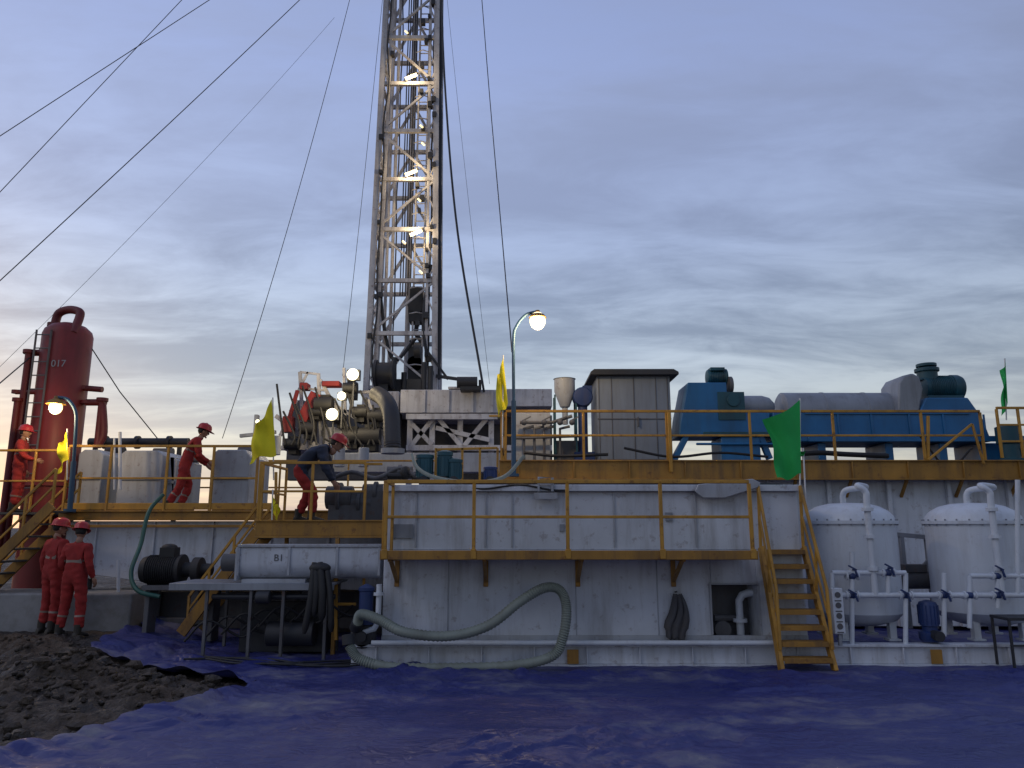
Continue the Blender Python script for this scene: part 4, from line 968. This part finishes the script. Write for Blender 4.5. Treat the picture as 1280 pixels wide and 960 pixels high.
    mb.beam(V(0,-.11,.125),V(0,.0,.178),.03,.012); mb.beam(V(0,.0,.178),V(0,.11,.125),.03,.012)
    xf(mb,0); o=put(mb,'hard_hat','helmet',g,ang=60,local=True); so=o.modifiers.new('s','SOLIDIFY'); so.thickness=.005
    for s,e_,w_ in ((-1,'el','wl'),(1,'er','wr')):
        E=Vector(J[e_][:3]); W=Vector(J[w_][:3]); d=(W-E).normalized(); side=V(s,0,0); side=(side-d*side.dot(d)).normalized(); fw=side.cross(d)*s
        if fw.y<0: fw=-fw
        mb=MB(); mb.tube([W-d*.02,W+d*.03,W+d*.09,W+d*.105],[.027,.036,.040,.02],12)
        for q in range(len(mb.v)):
            v_=Vector(mb.v[q])-W; v_-=side*v_.dot(side)*.45; mb.v[q]=tuple(W+v_)
        for q,(off,ln) in enumerate(((.030,.066),(.011,.076),(-.009,.072),(-.028,.056))):
            a=W+d*.085+fw*off; cu=-side
            mb.tube([a,a+d*ln*.45+cu*.004,a+d*ln*.8+cu*.018,a+d*ln+cu*.034],[.0095,.009,.008,.006],8)
        a=W+d*.035+fw*.03; mb.tube([a,a+d*.03+fw*.022-side*.008,a+d*.06+fw*.028-side*.02],[.012,.0105,.007],8)
        put(mb,'hand','skin',g,ang=180,local=True)
    for a,s in (('al',-1),('ar',1)):
        A=Vector(J[a][:3]); mb=MB(); base=A.z-.12; yy=A.y
        secs=[(-.085,.036,.05),(-.07,.044,.085),(-.02,.045,.10),(.05,.044,.085),(.11,.05,.062),(.16,.048,.052),(.195,.03,.035)]
        vs=[];fs=[];n_=12
        for (y_,w,hh) in secs:
            for k in range(n_):
                t=2*pi*k/n_; vs.append((A.x+w*cos(t)+s*.1*y_,yy+y_,base+max(0,hh*.5+hh*.5*sin(t)*1.0)))
        for i in range(len(secs)-1):
            for k in range(n_): fs.append((i*n_+k,i*n_+(k+1)%n_,(i+1)*n_+(k+1)%n_,(i+1)*n_+k))
        fs+= [tuple(range(n_)),tuple((len(secs)-1)*n_+k for k in range(n_))]
        mb.add(vs,fs); mb.tube([V(A.x,yy-.015,base+.06),V(A.x,yy-.01,base+.2)],[.055,.058],14)
        put(mb,'boot','boot',g,ang=60,local=True)
    return g
p=P(58,795,12.5); worker((p.x,p.y,dirt_h(p.x,p.y)),radians(-25),{'wr':(.14,.16,.98),'er':(.24,-.05,1.1),'ch':(0,.01,1.31)},headdir=(.5,1,-.15),scale=1.03)
p=P(86,795,12.15); worker((p.x,p.y,dirt_h(p.x,p.y)),radians(-8),{'wl':(-.20,.15,.98),'wr':(.26,.08,.9),'kl':(-.14,.02,.48),'al':(-.17,-.01,.12),'kr':(.13,.03,.48),'ar':(.15,.0,.12)},headdir=(-.35,1,-.25),scale=1.0)
p=P(27,600,14.0); worker((p.x,13.9,zl),radians(-70),{'wr':(.2,.3,1.05),'er':(.25,.08,1.12)},headdir=(.1,1,-.1),scale=.92)
p=P(232,600,14.2); worker((p.x,14.1,zl),radians(-60),{'ch':(0,.14,1.27),'sp':(0,.06,1.12),'nb':(0,.2,1.39),'nk':(0,.23,1.44),'hd':(0,.29,1.55),'sl':(-.17,.17,1.34),'sr':(.17,.17,1.34),'el':(-.24,.25,1.06),'wl':(-.18,.42,.92),'er':(.24,.22,1.06),'wr':(.18,.40,.95),'kl':(-.12,.12,.48),'ar':(.12,-.25,.14),'kr':(.12,-.06,.48)},headdir=(0,1,-.3),scale=1.0)
p=P(378,645,12.25)
worker((p.x,12.25,zm),radians(-82),{'pel':(0,-.08,.88,.165),'sp':(0,.05,1.02,.16),'ch':(0,.21,1.13,.185),'nb':(0,.33,1.17),'nk':(0,.38,1.18),'hd':(0,.48,1.22),
 'sl':(-.18,.27,1.10,.095),'sr':(.18,.27,1.10,.095),'el':(-.23,.36,.82,.07),'er':(.22,.34,.82,.07),'wl':(-.14,.46,.60),'wr':(.16,.46,.62),
 'hl':(-.10,-.08,.78),'hr':(.10,-.08,.78),'kl':(-.13,.06,.46),'al':(-.13,-.07,.12),'kr':(.12,.16,.46),'ar':(.12,.16,.12)},upper='jacket',headdir=(0,1,-.45),stripes=False,scale=1.05)

# ------------------------------------------------------------------ sky / light / camera
w=bpy.data.worlds.new('World'); sc.world=w; w.use_nodes=True; nt=w.node_tree; N=nt.nodes; L=nt.links
bg=N['Background']; out=N['World Output']
sky=N.new('ShaderNodeTexSky'); sky.sky_type='NISHITA'; sky.sun_disc=False; sky.sun_elevation=radians(3); sky.sun_rotation=radians(-50)
L.new(sky.outputs[0],bg.inputs[0]); bg.inputs[1].default_value=.05
tc=N.new('ShaderNodeTexCoord'); sp=N.new('ShaderNodeSeparateXYZ'); L.new(tc.outputs['Generated'],sp.inputs[0])
def ramp(els):
    r=N.new('ShaderNodeValToRGB'); e=r.color_ramp.elements
    e[0].position,e[0].color=els[0][0],(*els[0][1],1); e[1].position,e[1].color=els[-1][0],(*els[-1][1],1)
    for a,c in els[1:-1]: q=e.new(a); q.color=(*c,1)
    L.new(sp.outputs['Z'],r.inputs[0]); return r
clear=ramp([(0,(.58,.53,.46)),(.09,(.57,.56,.52)),(.15,(.50,.55,.60)),(.24,(.43,.51,.65)),(.36,(.35,.43,.65)),(.55,(.28,.35,.61)),(1,(.15,.21,.42))])
cloud=ramp([(0,(.38,.38,.40)),(.12,(.32,.35,.42)),(.2,(.225,.275,.38)),(.30,(.20,.25,.385)),(.42,(.24,.29,.47)),(.65,(.27,.32,.52)),(1,(.16,.2,.34))])
def math_(op,a,b=None):
    m=N.new('ShaderNodeMath'); m.operation=op
    for i,x in enumerate((a,b)):
        if x is None: continue
        if isinstance(x,(int,float)): m.inputs[i].default_value=x
        else: L.new(x,m.inputs[i])
    return m.outputs[0]
zz=math_('ADD',math_('MAXIMUM',sp.outputs['Z'],0.0),.14)
cxn=N.new('ShaderNodeCombineXYZ'); L.new(math_('DIVIDE',sp.outputs['X'],zz),cxn.inputs[0]); L.new(math_('DIVIDE',sp.outputs['Y'],zz),cxn.inputs[1])
def cloudn(rot,scl,loc,sc_,det,rg,dist):
    mp=N.new('ShaderNodeMapping'); mp.inputs['Rotation'].default_value=(0,0,radians(rot)); mp.inputs['Scale'].default_value=scl; mp.inputs['Location'].default_value=loc; L.new(cxn.outputs[0],mp.inputs[0])
    n=N.new('ShaderNodeTexNoise'); n.inputs['Scale'].default_value=sc_; n.inputs['Detail'].default_value=det; n.inputs['Roughness'].default_value=rg; n.inputs['Distortion'].default_value=dist; L.new(mp.outputs[0],n.inputs['Vector']); return n.outputs['Fac']
a1=cloudn(-8,(.42,1.35,1),(.7,2.3,0),1.0,8,.55,.4)
a2=cloudn(16,(1.1,2.2,1),(5.2,.4,0),1.7,7,.62,.5)
mixn=math_('ADD',math_('MULTIPLY',a1,.64),math_('MULTIPLY',a2,.36))
mr=N.new('ShaderNodeMapRange'); mr.interpolation_type='SMOOTHSTEP'; mr.inputs[1].default_value=.38; mr.inputs[2].default_value=.58; L.new(mixn,mr.inputs[0])
mx=N.new('ShaderNodeMix'); mx.data_type='RGBA'; L.new(mr.outputs[0],mx.inputs['Factor']); L.new(clear.outputs[0],mx.inputs['A']); L.new(cloud.outputs[0],mx.inputs['B'])
# dusk: the half of the sky round the sunset (north-west) glows, the half behind is darker
lf=N.new('ShaderNodeMapRange'); lf.inputs[1].default_value=-.7; lf.inputs[2].default_value=.7; lf.inputs[3].default_value=1.14; lf.inputs[4].default_value=.86; L.new(sp.outputs['X'],lf.inputs[0])
lb=N.new('ShaderNodeMapRange'); lb.inputs[1].default_value=-.7; lb.inputs[2].default_value=.6; lb.inputs[3].default_value=.76; lb.inputs[4].default_value=1.06; L.new(sp.outputs['Y'],lb.inputs[0])
bg2=N.new('ShaderNodeBackground'); L.new(mx.outputs['Result'],bg2.inputs[0]); L.new(math_('MULTIPLY',lf.outputs[0],lb.outputs[0]),bg2.inputs[1])
ad=N.new('ShaderNodeAddShader'); L.new(bg.outputs[0],ad.inputs[0]); L.new(bg2.outputs[0],ad.inputs[1]); L.new(ad.outputs[0],out.inputs[0])
s=bpy.data.lights.new('camera_side_fill','SUN'); s.energy=.25; s.angle=radians(25); s.color=(1,.93,.86)  # added fill from behind the camera, not a source in the scene
so=bpy.data.objects.new('camera_side_fill',s); sc.collection.objects.link(so); so.rotation_euler=(radians(50),0,radians(-50))
cd=bpy.data.cameras.new('camera'); cam=bpy.data.objects.new('camera',cd); sc.collection.objects.link(cam)
cam.location=(0,0,EYE); cam.rotation_euler=(pi/2+TH,0,0); cd.sensor_width=36; cd.lens=36*F/1280; cd.clip_end=6000; cd.clip_start=.05
sc.camera=cam
